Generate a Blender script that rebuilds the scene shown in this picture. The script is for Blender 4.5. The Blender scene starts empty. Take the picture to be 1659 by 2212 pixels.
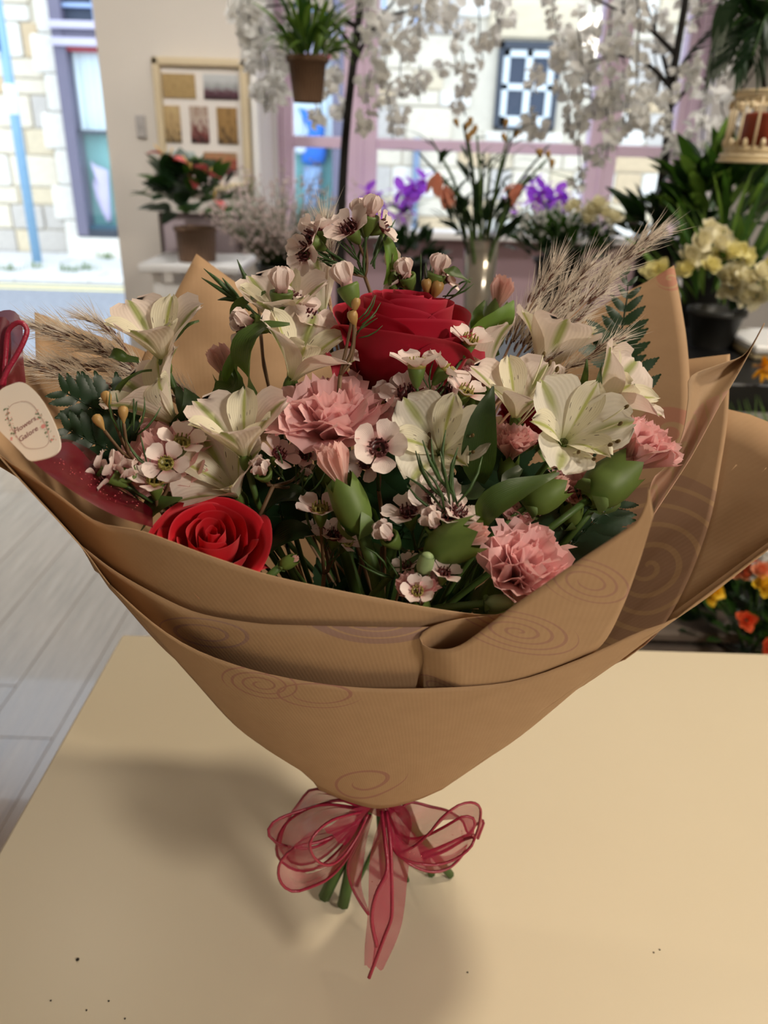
import bpy, bmesh, math, random
from mathutils import Vector, Matrix, noise as mnoise
RND = random.Random(11)
V = Vector
sc = bpy.context.scene
COL = sc.collection
# ------------------------------------------------------------------ camera
CAMZ, PITCH, ROLL, FPX, W, H = 1.416, math.radians(25.0), math.radians(1.7), 1662.0, 1659.0, 2212.0
FWD = V((0, math.cos(PITCH), -math.sin(PITCH)))
_r0, _u0 = V((1, 0, 0)), V((0, math.sin(PITCH), math.cos(PITCH)))
RT = _r0 * math.cos(ROLL) + _u0 * math.sin(ROLL)
UP = -_r0 * math.sin(ROLL) + _u0 * math.cos(ROLL)
EYE = V((0, 0, CAMZ))
cam_data = bpy.data.cameras.new('camera')
cam_data.sensor_fit = 'VERTICAL'
cam_data.sensor_height = 36.0
cam_data.lens = FPX / H * 36.0
cam_data.clip_start, cam_data.clip_end = 0.02, 200
cam_data.dof.use_dof = True
cam_data.dof.focus_distance = 0.40
cam_data.dof.aperture_fstop = 8.5
cam = bpy.data.objects.new('camera', cam_data)
cam.matrix_world = Matrix(((RT.x, UP.x, -FWD.x, EYE.x), (RT.y, UP.y, -FWD.y, EYE.y), (RT.z, UP.z, -FWD.z, EYE.z), (0, 0, 0, 1)))
COL.objects.link(cam)
sc.camera = cam
# ------------------------------------------------------------------ sky, lamps, exposure
wd = bpy.data.worlds.new('overcast_sky')
sc.world = wd
wd.use_nodes = True
bgn = wd.node_tree.nodes['Background']
bgn.inputs['Color'].default_value = (0.80, 0.90, 1.0, 1)
bgn.inputs['Strength'].default_value = 2.9
sc.view_settings.view_transform = 'Standard'
sc.view_settings.look = 'None'
sc.view_settings.gamma = 1.0
sc.view_settings.use_curve_mapping = False
sc.view_settings.exposure = 0.0
sc.cycles.use_denoising = True
sc.cycles.max_bounces = 8
sc.cycles.transparent_max_bounces = 16
sc.cycles.sample_clamp_indirect = 6.0
sc.cycles.caustics_reflective = False
sc.cycles.caustics_refractive = False
def lamp(name, loc, target, size, energy, color, spread=150):
    l = bpy.data.lights.new(name, 'AREA')
    l.shape, l.size, l.energy, l.color = 'DISK', size, energy, color
    l.spread = math.radians(spread)
    o = bpy.data.objects.new(name, l)
    o.location = loc
    o.rotation_euler = (V(target) - V(loc)).to_track_quat('-Z', 'Y').to_euler()
    COL.objects.link(o)
    return o
WARM = (1.0, 0.85, 0.63)
WARM2 = (1.0, 0.95, 0.88)
lamp('overhead_light', (1.05, 0.75, 2.62), (0.0, 0.40, 0.9), 0.14, 12, WARM)
lamp('overhead_light', (-0.85, 1.55, 2.62), (0.0, 0.40, 0.9), 0.10, 1.5, WARM)
lamp('overhead_light', (2.0, -1.35, 2.55), (0.0, 0.35, 0.9), 0.5, 33, (1.0, 0.89, 0.74))  # wide soft lamp added to brighten the front of the paper
lamp('overhead_light', (-0.9, 1.7, 2.62), (-0.8, 3.1, 1.3), 0.16, 5.5, WARM2, 90)
lamp('overhead_light', (1.5, 1.4, 2.62), (1.5, 2.1, 0.9), 0.16, 9, WARM2, 100)
lamp('overhead_light', (0.35, 2.55, 2.62), (0.35, 3.1, 0.9), 0.16, 7, WARM2, 110)  # extra lamp added to lighten the mauve window frames
def portal(loc, sx, sy):
    l = bpy.data.lights.new('window_portal', 'AREA')
    l.shape, l.size, l.size_y = 'RECTANGLE', sx, sy
    l.cycles.is_portal = True
    o = bpy.data.objects.new('window_portal', l)
    o.location = loc
    o.rotation_euler = (math.radians(-90), 0, 0)
    COL.objects.link(o)
# ------------------------------------------------------------------ pixel <-> world
def ray(px, py):
    return FWD + RT * ((px - W / 2) / FPX) - UP * ((py - H / 2) / FPX)
def P(px, py, Y):
    d = ray(px, py); return EYE + d * (Y / d.y)
def PZ(px, py, z):
    d = ray(px, py); return EYE + d * ((z - CAMZ) / d.z)
def pix(p):
    q = V(p) - EYE; d = q.dot(FWD); return (W / 2 + FPX * q.dot(RT) / d, H / 2 - FPX * q.dot(UP) / d)
def cv(a, b, c):      # vector from right / up / towards-viewer components
    return (RT * a + UP * b - FWD * c).normalized()
def mpp(p):           # metres per photo pixel at a point
    return (p - EYE).dot(FWD) / FPX
# ------------------------------------------------------------------ small maths
def lerp(a, b, t): return a + (b - a) * t
def crom(pts, n):
    pts = [V(p) for p in pts]
    if len(pts) == 2:
        return [pts[0].lerp(pts[1], i / (n - 1)) for i in range(n)]
    ext = [pts[0] * 2 - pts[1]] + pts + [pts[-1] * 2 - pts[-2]]
    L = [0.0]
    for a, b in zip(pts, pts[1:]): L.append(L[-1] + (b - a).length)
    out = []
    for i in range(n):
        s = L[-1] * i / (n - 1)
        k = 0
        while k < len(L) - 2 and s > L[k + 1]: k += 1
        t = (s - L[k]) / max(1e-9, L[k + 1] - L[k])
        p0, p1, p2, p3 = ext[k], ext[k + 1], ext[k + 2], ext[k + 3]
        out.append(0.5 * ((2 * p1) + (p2 - p0) * t + (2 * p0 - 5 * p1 + 4 * p2 - p3) * t * t + (3 * p1 - p0 - 3 * p2 + p3) * t ** 3))
    return out
def interp(tab, x):
    for (x0, y0), (x1, y1) in zip(tab, tab[1:]):
        if x <= x1: return lerp(y0, y1, (x - x0) / (x1 - x0))
    return tab[-1][1]
def frame(loc, zdir, spin=0.0):
    z = V(zdir).normalized()
    x = UP.cross(z)
    if x.length < 1e-3: x = RT.copy()
    x.normalize(); y = z.cross(x)
    m = Matrix(((x.x, y.x, z.x), (x.y, y.y, z.y), (x.z, y.z, z.z))).to_4x4() @ Matrix.Rotation(spin, 4, 'Z')
    m.translation = V(loc)
    return m
# ------------------------------------------------------------------ mesh building
class MB:
    def __init__(s): s.v, s.f, s.m, s.uv = [], [], [], []
    def grid(s, rows, mat=0, uvs=None, close=False):
        b, nu = len(s.v), len(rows[0])
        for j, r in enumerate(rows):
            for i, p in enumerate(r):
                s.v.append(V(p)); s.uv.append(uvs[j][i] if uvs else (i / max(1, nu - 1), j / max(1, len(rows) - 1)))
        for j in range(len(rows) - 1):
            for i in range(nu if close else nu - 1):
                k = (i + 1) % nu
                s.f.append((b + j * nu + i, b + j * nu + k, b + (j + 1) * nu + k, b + (j + 1) * nu + i)); s.m.append(mat)
        return s
    def tube(s, pts, rad, n=6, mat=0, cap=True):
        pts = [V(p) for p in pts]
        if not hasattr(rad, '__len__'): rad = [rad] * len(pts)
        t = (pts[1] - pts[0]).normalized()
        x = t.orthogonal().normalized()
        rows = []
        for i, p in enumerate(pts):
            t = (pts[min(i + 1, len(pts) - 1)] - pts[max(i - 1, 0)]).normalized()
            x = (x - t * x.dot(t)).normalized(); y = t.cross(x)
            rows.append([p + (x * math.cos(a) + y * math.sin(a)) * rad[i] for a in [2 * math.pi * k / n for k in range(n)]])
        b = len(s.v)
        s.grid(rows, mat, close=True)
        if cap:
            s.f.append(tuple(range(b + n - 1, b - 1, -1))); s.m.append(mat)
            e = b + (len(rows) - 1) * n
            s.f.append(tuple(range(e, e + n))); s.m.append(mat)
        return s
    def lathe(s, prof, n=20, mat=0, M=None, wob=0):
        rows = []
        for r, z in prof:
            rows.append([V((r * math.cos(2 * math.pi * k / n), r * math.sin(2 * math.pi * k / n), z)) for k in range(n)])
        if M is not None: rows = [[M @ p for p in r] for r in rows]
        return s.grid(rows, mat, close=True)
    def box(s, lo, hi, mat=0, M=None, bev=0.0):
        bm = bmesh.new()
        bmesh.ops.create_cube(bm, size=1)
        lo, hi = V(lo), V(hi)
        for v in bm.verts: v.co = V([(lo[i] + hi[i]) / 2 + v.co[i] * (hi[i] - lo[i]) for i in range(3)])
        if bev: bmesh.ops.bevel(bm, geom=list(bm.edges), offset=bev, segments=1, affect='EDGES', profile=0.5)
        b = len(s.v)
        bm.verts.index_update()
        for v in bm.verts:
            s.v.append(M @ v.co if M is not None else v.co.copy()); s.uv.append((v.co.x, v.co.z))
        for f in bm.faces:
            s.f.append(tuple(b + v.index for v in f.verts)); s.m.append(mat)
        bm.free()
        return s
    def ball(s, c, r, n=8, m=5, mat=0, M=None):
        c = V(c); r = V(r) if hasattr(r, '__len__') else V((r, r, r))
        rows = []
        for j in range(m + 1):
            a = math.pi * j / m
            rows.append([c + V((r.x * max(1e-3, math.sin(a)) * math.cos(2 * math.pi * k / n), r.y * max(1e-3, math.sin(a)) * math.sin(2 * math.pi * k / n), -r.z * math.cos(a))) for k in range(n)])
        if M is not None: rows = [[M @ p for p in q] for q in rows]
        return s.grid(rows, mat, close=True)
    def poly(s, pts, mat=0):
        b = len(s.v)
        for p in pts: s.v.append(V(p)); s.uv.append((0, 0))
        s.f.append(tuple(range(b, b + len(pts)))); s.m.append(mat)
        return s
    def mesh(s, name, mats, inv=None, smooth=True):
        me = bpy.data.meshes.new(name)
        me.from_pydata([inv @ v for v in s.v] if inv is not None else s.v, [], s.f)
        for m in (mats if isinstance(mats, (list, tuple)) else [mats]): me.materials.append(m)
        me.polygons.foreach_set('material_index', s.m)
        if smooth: me.polygons.foreach_set('use_smooth', [True] * len(s.f))
        ul = me.uv_layers.new(name='UVMap')
        vi = [0] * len(me.loops)
        me.loops.foreach_get('vertex_index', vi)
        flat = []
        for i in vi: flat.extend(s.uv[i])
        ul.data.foreach_set('uv', flat)
        me.update()
        return me
MW = {}
def link(o, parent=None, M=None):
    COL.objects.link(o)
    M = M if M is not None else Matrix.Identity(4)
    if parent is not None: o.parent = parent; MW[o.name] = MW[parent.name] @ M
    else: MW[o.name] = M.copy()
    o.matrix_local = M
    return o
def tag(o, label=None, cat=None, group=None, kind=None):
    for k, v in (('label', label), ('category', cat), ('group', group), ('kind', kind)):
        if v: o[k] = v
    return o
def thing(name, label, cat, M, group=None, kind=None):
    if not isinstance(M, Matrix): M = Matrix.Translation(V(M))
    return tag(link(bpy.data.objects.new(name, None), None, M), label, cat, group, kind)
def inst(name, me, parent, M=None):          # a part that may share its mesh
    return link(bpy.data.objects.new(name, me), parent, M)
def obj(name, mb, mats, parent=None, world=True, smooth=True, thick=0.0, sub=0):
    inv = MW[parent.name].inverted() if (parent is not None and world) else None
    me = mb.mesh(name, mats, inv, smooth)
    o = link(bpy.data.objects.new(name, me), parent)
    if sub:
        md = o.modifiers.new('subdivide', 'SUBSURF'); md.levels = md.render_levels = sub
    if thick:
        md = o.modifiers.new('thickness', 'SOLIDIFY'); md.thickness = thick; md.offset = 0
    return o
# ------------------------------------------------------------------ materials
def C(r, g, b):
    f = lambda c: (c / 255 / 12.92) if c / 255 <= 0.04045 else ((c / 255 + 0.055) / 1.055) ** 2.4
    return (f(r), f(g), f(b), 1)
class NT:
    def __init__(s, name):
        s.mat = bpy.data.materials.new(name); s.mat.use_nodes = True
        s.t = s.mat.node_tree; s.t.nodes.clear()
        s.out = s.t.nodes.new('ShaderNodeOutputMaterial')
    def n(s, typ, **kw):
        nd = s.t.nodes.new('ShaderNode' + typ)
        for k, v in kw.items():
            if k.startswith('_'): setattr(nd, k[1:], v)
            else: s.set(nd.inputs[k.replace('__', ' ')], v)
        return nd
    def set(s, sock, v):
        if hasattr(v, 'is_output') or isinstance(v, bpy.types.NodeSocket): s.t.links.new(v, sock)
        else: sock.default_value = v
    def math(s, op, a, b=0.0, c=0.0, clamp=False):
        nd = s.t.nodes.new('ShaderNodeMath'); nd.operation = op; nd.use_clamp = clamp
        for i, v in enumerate((a, b, c)): s.set(nd.inputs[i], v)
        return nd.outputs[0]
    def mix(s, f, a, b):
        nd = s.t.nodes.new('ShaderNodeMix'); nd.data_type = 'RGBA'
        s.set(nd.inputs[0], f); s.set(nd.inputs[6], a); s.set(nd.inputs[7], b)
        return nd.outputs[2]
    def ramp(s, f, stops):
        nd = s.t.nodes.new('ShaderNodeValToRGB')
        els = nd.color_ramp.elements
        while len(els) < len(stops): els.new(0.5)
        for e, (p, c) in zip(els, stops): e.position, e.color = p, (c if len(c) == 4 else (*c, 1))
        s.set(nd.inputs[0], f); return nd.outputs[0]
    def noise(s, scale, detail=3, vec=None, rough=0.5):
        nd = s.n('TexNoise', Scale=scale, Detail=detail, Roughness=rough)
        if vec is None:
            tc = s.t.nodes.new('ShaderNodeTexCoord'); vec = tc.outputs['Object']
        s.t.links.new(vec, nd.inputs['Vector']); return nd.outputs['Fac']
    def uv(s):
        tc = s.t.nodes.new('ShaderNodeTexCoord'); sp = s.t.nodes.new('ShaderNodeSeparateXYZ')
        s.t.links.new(tc.outputs['UV'], sp.inputs[0]); return sp.outputs[0], sp.outputs[1], tc.outputs['UV']
    def surf(s, color, rough=0.5, transl=0.0, tcol=None, spec=0.5, metal=0.0, bump=None, bstr=0.3, bdist=0.001, alpha=None, sheen=0.0, coat=0.0):
        p = s.n('BsdfPrincipled', Roughness=rough, Metallic=metal)
        s.set(p.inputs['Base Color'], color)
        p.inputs['Specular IOR Level'].default_value = spec
        p.inputs['Coat Weight'].default_value = coat
        if sheen: p.inputs['Sheen Weight'].default_value = sheen
        if bump is not None:
            b = s.n('Bump', Strength=bstr, Distance=bdist); s.set(b.inputs['Height'], bump); s.t.links.new(b.outputs[0], p.inputs['Normal'])
        sh = p.outputs[0]
        if transl:
            tr = s.n('BsdfTranslucent'); s.set(tr.inputs['Color'], tcol if tcol is not None else color)
            mx = s.n('MixShader', Fac=transl); s.t.links.new(sh, mx.inputs[1]); s.t.links.new(tr.outputs[0], mx.inputs[2]); sh = mx.outputs[0]
        if alpha is not None:
            tp = s.n('BsdfTransparent'); mx = s.n('MixShader'); s.set(mx.inputs[0], alpha)
            s.t.links.new(tp.outputs[0], mx.inputs[1]); s.t.links.new(sh, mx.inputs[2]); sh = mx.outputs[0]
        s.t.links.new(sh, s.out.inputs[0])
        return s.mat
def mat(name, rgb, rough=0.5, var=0.12, scale=30.0, bump=0.0, **kw):
    """a plain procedural surface: a base colour broken up by noise, optional fine relief"""
    t = NT(name)
    c = C(*rgb)
    nz = t.noise(scale, 4)
    dark = tuple(max(0, x * (1 - var)) for x in c[:3]) + (1,)
    lite = tuple(min(1, x * (1 + var)) for x in c[:3]) + (1,)
    col = t.mix(nz, dark, lite)
    return t.surf(col, rough, bump=nz if bump else None, bstr=bump, **kw)
# ------------------------------------------------------------------ shared materials
M_wall = mat('cream_plaster', (214, 208, 200), 0.8, 0.03, 6)
M_white = mat('white_paint', (232, 232, 232), 0.45, 0.03, 8)
M_pink = mat('mauve_paint', (222, 198, 218), 0.4, 0.05, 10)
M_mauvewall = mat('mauve_wall', (168, 142, 150), 0.7, 0.06, 8)
M_ceil = mat('ceiling_paint', (235, 232, 225), 0.9, 0.02, 5)
M_green = mat('leaf_green', (52, 88, 34), 0.45, 0.35, 40, transl=0.2, tcol=C(90, 140, 40))
M_dgreen = mat('dark_leaf_green', (26, 50, 26), 0.45, 0.35, 40, transl=0.12, tcol=C(50, 90, 30))
M_lgreen = mat('light_leaf_green', (104, 140, 58), 0.5, 0.3, 40, transl=0.3, tcol=C(140, 180, 70))
M_stemg = mat('stem_green', (70, 98, 44), 0.5, 0.3, 60)
M_bark = mat('black_bark', (22, 19, 18), 0.85, 0.3, 60, bump=0.4)
M_blossom = mat('white_blossom', (242, 242, 240), 0.8, 0.05, 30, transl=0.45)
M_steel = mat('brushed_metal', (150, 146, 138), 0.35, 0.15, 20, metal=0.8)
M_dmetal = mat('dark_zinc', (60, 60, 58), 0.5, 0.2, 20, metal=0.5)
M_black = mat('black_lacquer', (20, 20, 22), 0.4, 0.1, 20)
M_soil = mat('potting_soil', (40, 30, 22), 0.95, 0.4, 80, bump=0.5)
def glass_mat(name, tint, fac):
    t = NT(name)
    tp = t.n('BsdfTransparent', Color=tint); gl = t.n('BsdfGlossy', Roughness=0.02)
    mx = t.n('MixShader', Fac=fac); t.t.links.new(tp.outputs[0], mx.inputs[1]); t.t.links.new(gl.outputs[0], mx.inputs[2])
    t.t.links.new(mx.outputs[0], t.out.inputs[0]); return t.mat
M_glass = glass_mat('window_glass', (0.97, 0.98, 1, 1), 0.025)
def struct(name, mb, m, **kw):
    return tag(obj(name, mb, m, smooth=False, **kw), kind='structure')
# ------------------------------------------------------------------ room shell
XL, XR, YB, YF, YW, ZC = -2.75, 2.5, -2.6, 3.2, 3.75, 2.7
# floor boards run away from the camera; each board is its own piece
floor = struct('floor', MB().box((XL, YB, -0.12), (XR, YW + 0.2, -0.012)), mat('floor_base', (90, 80, 72), 0.8))
tF = NT('floor_board')
tcf = tF.t.nodes.new('ShaderNodeTexCoord'); mpf = tF.n('Mapping'); mpf.inputs['Scale'].default_value = (14, 1.2, 1)
tF.t.links.new(tcf.outputs['Object'], mpf.inputs[0])
grain = tF.noise(2.2, 5, mpf.outputs[0], 0.6)
oi = tF.n('ObjectInfo')
base = tF.ramp(grain, [(0.3, C(126, 104, 88)), (0.55, C(158, 138, 122)), (0.75, C(184, 168, 154))])
M_board = tF.surf(tF.mix(tF.math('MULTIPLY', oi.outputs['Random'], 0.35), base, C(150, 128, 108)), tF.math('ADD', tF.math('MULTIPLY', grain, 0.12), 0.16), bump=grain, bstr=0.08, spec=0.8, coat=0.5)
bw, bl = 0.19, 1.3
def board_mesh(l): return MB().box((0, 0, -0.012), (bw - 0.0012, l - 0.0012, 0.0), bev=0.001).mesh('board', M_board, smooth=False)
full_board = board_mesh(bl)
nb = 0
for i in range(int((XR - XL) / bw)):
    off = RND.random() * bl
    y = YB - off
    while y < YW + 0.19:
        x = XL + i * bw
        ya, yb_ = max(y, YB), min(y + bl, YW + 0.2)
        if yb_ - ya > 0.02:
            inst('board', full_board if yb_ - ya > bl - 1e-4 else board_mesh(yb_ - ya), floor, Matrix.Translation((x, ya, 0)))
        y += bl
xl = P(235, 330, YF).x          # edge of the doorway
xr = P(548, 300, YF).x          # edge of the window recess
struct('ceiling', MB().box((XL, YB, ZC), (XR, YW + 0.2, ZC + 0.1)), M_ceil)
struct('wall_left', MB().box((XL - 0.15, YB, 0), (XL, YW + 0.2, ZC)), M_wall)
struct('wall_right', MB().box((XR, YB, 0), (XR + 0.15, YW + 0.2, ZC)), M_wall)
struct('wall_rear', MB().box((XL, YB - 0.15, 0), (XR, YB, ZC)), M_wall)
struct('wall_front', MB().box((xl, YF, 0), (xr, YW + 0.12, ZC)).box((XL, YF, 2.25), (xl, YF + 0.3, ZC)).box((XL, YF, 0), (-2.55, YF + 0.3, 2.25)), M_wall)
WX = lambda px: P(px, 300, YW).x
zs, zt0, zt1 = P(800, 492, YW).z, P(950, 327, YW).z, P(950, 302, YW).z
x0, x1 = WX(600), WX(1500)
struct('wall_window', MB().box((xr, YW - 0.02, 0), (x1 + 0.1, YW + 0.15, zs - 0.03)), M_mauvewall)
struct('wall_corner', MB().box((x1 + 0.09, YW - 0.1, 0), (XR, YW + 0.15, ZC)), mat('grey_plaster', (186, 182, 176), 0.8, 0.04, 5))
win = struct('window_1', MB().box((x0 - 0.08, YW, zt1), (x0 - 0.079, YW + 0.001, zt1 + 0.001)), M_pink)
def wpart(name, lo, hi, m, bev=0.004):
    return obj(name, MB().box(lo, hi, bev=bev), m, win, smooth=False)
zt = 2.6
posts = [(600, 632), (742, 815), (1275, 1338), (1455, 1502)]
for a, b in posts:
    wpart('post', (WX(a), YW, zs), (WX(b), YW + 0.09, zt), M_pink)
    m_ = (WX(a) + WX(b)) / 2
    wpart('moulding', (m_ - 0.012, YW - 0.012, zs), (m_ + 0.012, YW, zt), M_pink)
gaps = [(632, 742), (815, 1275), (1338, 1455)]
for a, b in gaps:
    wpart('transom', (WX(a), YW + 0.01, zt0), (WX(b), YW + 0.08, zt1), M_pink)
    for z0, z1 in ((zs, zt0), (zt1, zt)):
        obj('pane', MB().box((WX(a), YW + 0.04, z0), (WX(b), YW + 0.046, z1)), M_glass, win, smooth=False)
wpart('head', (x0, YW, zt), (x1, YW + 0.1, ZC), M_pink)
wpart('casing', (WX(583), YW - 0.03, zs - 0.1), (WX(600), YW + 0.05, ZC), M_white)
wpart('casing', (WX(1502), YW - 0.12, 0.2), (WX(1545), YW + 0.05, ZC), M_white)
wpart('sill', (x0 - 0.03, YW - 0.14, zs - 0.03), (x1 + 0.03, YW + 0.06, zs), M_white)
struct('trim_corner', MB().box((xr - 0.005, YF - 0.012, 0), (xr + 0.02, YF + 0.02, ZC), bev=0.004), M_white)
portal(((x0 + x1) / 2, YW - 0.16, (zs + zt) / 2), x1 - x0, zt - zs)
portal(((-2.55 + xl) / 2, YF - 0.03, 1.12), xl + 2.55, 2.25)
# ------------------------------------------------------------------ the street and the stone house opposite
ZG, YO = -0.085, 12.0
t = NT('asphalt'); nz = t.noise(18, 6)
M_road = t.surf(t.ramp(nz, [(0.3, C(118, 122, 132)), (0.7, C(150, 154, 164))]), 0.75, bump=nz, bstr=0.3)
struct('road_street', MB().box((-14, YW + 0.2, ZG - 0.2), (14, 9.45, ZG - 0.02)), M_road)
M_pave = mat('pavement_slab', (205, 205, 205), 0.8, 0.15, 3)
pav = struct('pavement_far', MB().box((-14, 9.6, ZG - 0.2), (14, YO + 0.3, ZG)), mat('pavement_bed', (140, 142, 146), 0.9))
slabm = MB().box((0, 0, 0), (0.885, 0.585, 0.03), bev=0.006).mesh('paving_slab', M_pave, smooth=False)
for i in range(-8, 9):
    for j in range(4):
        inst('paving_slab', slabm, pav, Matrix.Translation((i * 0.9 + (0.45 if j % 2 else 0), 9.6 + j * 0.6, ZG + RND.uniform(-0.012, 0.0))))
kerbm = MB().box((0, 0, 0), (0.895, 0.15, 0.14), bev=0.01).mesh('kerb_stone', mat('kerb', (212, 210, 204), 0.8, 0.1, 5), smooth=False)
kb = struct('trim_kerb', MB().box((-14, 9.47, ZG - 0.2), (14, 9.58, ZG - 0.03)), M_pave)
for i in range(-8, 9): inst('kerb_stone', kerbm, kb, Matrix.Translation((i * 0.9, 9.45, ZG - 0.1)))
M_yellow = mat('yellow_road_paint', (240, 226, 160), 0.7, 0.1, 10)
for y in (9.02, 9.24): struct('road_marking', MB().box((-14, y, ZG - 0.021), (14, y + 0.09, ZG - 0.016)), M_yellow)
for i in range(7):
    q = PZ([75, 150, 190, 232, 238, 20, 250][i], [583, 590, 586, 562, 556, 588, 560][i], ZG)
    b = MB()
    for k in range(26):
        a, r = RND.uniform(0, 6.28), RND.uniform(0, 0.09)
        c = q + V((math.cos(a) * r * 1.8, math.sin(a) * r, 0)); d = V((RND.uniform(-.05, .05), RND.uniform(-.05, .05), RND.uniform(.05, .14)))
        b.tube([c, c + d * 0.6, c + d], [0.006, 0.005, 0.001], 3)
    tag(obj('weed_tuft', b, M_lgreen), ['small weed tuft beside the sign pole foot', 'small weed tuft at the kerb right of the sign pole', 'weed tuft on the far pavement near the shopfront', 'weed tuft under the shopfront window step', 'weed tuft highest up against the shopfront base', 'weed tuft at the kerb left of the sign pole', 'weed tuft beside the doorway edge under the shopfront'][i], 'weed', 'weeds along the far pavement')
M_st = [mat('limestone_' + n, c, 0.9, 0.16, 7, bump=0.5) for n, c in (('cream', (222, 212, 192)), ('tan', (206, 184, 150)), ('grey', (196, 190, 182)), ('pale', (230, 226, 216)), ('buff', (214, 200, 172)))]
stone_me = [MB().box((-0.5, -0.5, -0.5), (0.5, 0.5, 0.5), bev=0.07).mesh('stone', m, smooth=False) for m in M_st]
house = struct('wall_house_opposite', MB().box((-14, YO + 0.06, ZG), (14, YO + 0.6, 8.0)), mat('lime_mortar', (214, 206, 188), 0.95, 0.1, 6))
ow0, ow1 = P(1080, 88, YO), P(1196, 283, YO)
sfx0, sfx1 = P(143, 200, YO).x, P(728, 350, YO).x
holes = [(sfx0 - 0.28, sfx1 + 0.12, ZG, 4.3), (ow0.x - 0.1, ow1.x + 0.12, ow1.z - 0.12, ow0.z + 0.42)]
z, ns = ZG, 0
while z < 3.75:
    h = RND.choice((0.2, 0.24, 0.3, 0.34, 0.42))
    for xa, xb in ((-6.6, sfx0 - 0.28), (sfx1 + 0.12, 5.6)):
        x = xa + RND.uniform(0, 0.2)
        while x < xb - 0.1:
            w = min(RND.uniform(0.3, 0.85), xb - x)
            if w > 0.12 and not any(x < b and x + w > a and z < d and z + h > c for a, b, c, d in holes) and ns < 298:
                k = RND.choices(range(5), (4, 2, 2, 4, 2))[0]
                inst('stone', stone_me[k], house, Matrix.Translation((x + w / 2, YO + 0.08 - RND.uniform(0, 0.035), z + h / 2)) @ Matrix.Diagonal((w - 0.025, 0.1, h - 0.022, 1))); ns += 1
            x += w
    z += h
# pale ashlar quoins beside the shopfront
for k in range(9):
    inst('quoin', stone_me[3], house, Matrix.Translation((sfx0 - 0.14 - (0.06 if k % 2 else 0), YO + 0.05, ZG + 0.25 + k * 0.47)) @ Matrix.Diagonal((0.27 + (0.12 if k % 2 else 0), 0.12, 0.455, 1)))
inst('lintel', stone_me[4], house, Matrix.Translation(((ow0.x + ow1.x) / 2, YO + 0.04, ow0.z + 0.24)) @ Matrix.Diagonal((1.15, 0.13, 0.40, 1)))
inst('window_ledge', stone_me[3], house, Matrix.Translation(((ow0.x + ow1.x) / 2, YO + 0.0, ow1.z - 0.09)) @ Matrix.Diagonal((1.05, 0.2, 0.12, 1)))
M_dkblue = mat('blue_black_paint', (54, 62, 74), 0.5, 0.1, 8)
M_sash = mat('white_sash_paint', (226, 236, 240), 0.5, 0.03, 8)
M_dglass = mat('dark_window_glass', (74, 82, 96), 0.5, 0.1, 2, spec=0.1)
w2 = tag(link(bpy.data.objects.new('window_2', None)), kind='structure')
def w2p(name, x0_, x1_, z0_, z1_, y0_, y1_, m): obj(name, MB().box((x0_, YO + y0_, z0_), (x1_, YO + y1_, z1_), bev=0.005), m, w2, smooth=False)
fx0, fx1, fz0, fz1 = ow0.x, ow1.x, ow1.z, ow0.z
for a in ((fx0, fx0 + 0.07, fz0, fz1), (fx1 - 0.07, fx1, fz0, fz1), (fx0, fx1, fz1 - 0.09, fz1), (fx0, fx1, fz0, fz0 + 0.04)): w2p('frame', *a, -0.02, 0.1, M_dkblue)
ix0, ix1, iz0, iz1 = fx0 + 0.07, fx1 - 0.07, fz0 + 0.04, fz1 - 0.09
zm, xm = (iz0 + iz1) / 2 + 0.02, (ix0 + ix1) / 2
for a in ((ix0, ix0 + 0.09, iz0, iz1), (ix1 - 0.09, ix1, iz0, iz1), (ix0, ix1, iz1 - 0.09, iz1), (ix0, ix1, iz0, iz0 + 0.13), (ix0, ix1, zm - 0.04, zm + 0.04), (xm - 0.045, xm + 0.045, iz0, iz1)): w2p('sash', *a, 0.01, 0.06, M_sash)
for a in ((ix0 + 0.09, xm - 0.045), (xm + 0.045, ix1 - 0.09)):
    for b in ((iz0 + 0.13, zm - 0.04), (zm + 0.04, iz1 - 0.09)): w2p('pane', *a, *b, 0.035, 0.045, M_dglass)
# drain pipe on the stone wall
px_ = P(897, 400, YO).x
pp = thing('drain_pipe', 'blue grey drain pipe running down the stone house left of its window', 'pipe', (px_, YO - 0.06, ZG))
obj('pipe', MB().tube([(px_, YO - 0.06, ZG), (px_, YO - 0.06, 1.62)], 0.05, 10), mat('pipe_blue_grey', (120, 140, 168), 0.5), pp)
for zz in (0.5, 1.5): obj('bracket', MB().lathe([(0.058, zz), (0.064, zz), (0.064, zz + 0.05), (0.058, zz + 0.05)], 12, M=Matrix.Translation((px_, YO - 0.06, 0))), M_dkblue, pp)
# shopfront opposite
M_sfpaint = mat('purple_grey_paint', (112, 108, 128), 0.5, 0.08, 6)
M_sflight = mat('lilac_moulding_paint', (196, 192, 214), 0.5, 0.05, 6)
M_teal = mat('teal_display_board', (126, 184, 176), 0.7, 0.22, 1.6)
sf = thing('shopfront', 'shopfront across the street with lilac mouldings, white net curtain and teal display', 'shopfront', (sfx0, YO, ZG))
zz = lambda y: P(200, y, YO).z
def sfb(name, x0_, x1_, z0_, z1_, y0_, y1_, m, bev=0.008): return obj(name, MB().box((x0_, YO + y0_, z0_), (x1_, YO + y1_, z1_), bev=bev), m, sf, smooth=False)
for x in (sfx0, sfx1 - 0.05): sfb('frame_post', x, x + 0.16, ZG + 0.3, 4.3, -0.27, 0.15, M_sfpaint)
sfb('moulding', sfx0, sfx1 + 0.1, zz(70), zz(53), -0.34, 0.1, M_sflight)
sfb('fascia', sfx0, sfx1 + 0.1, zz(88), zz(70), -0.25, 0.1, M_sfpaint)
sfb('moulding', sfx0, sfx1 + 0.1, zz(106), zz(88), -0.32, 0.1, M_sflight)
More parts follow.
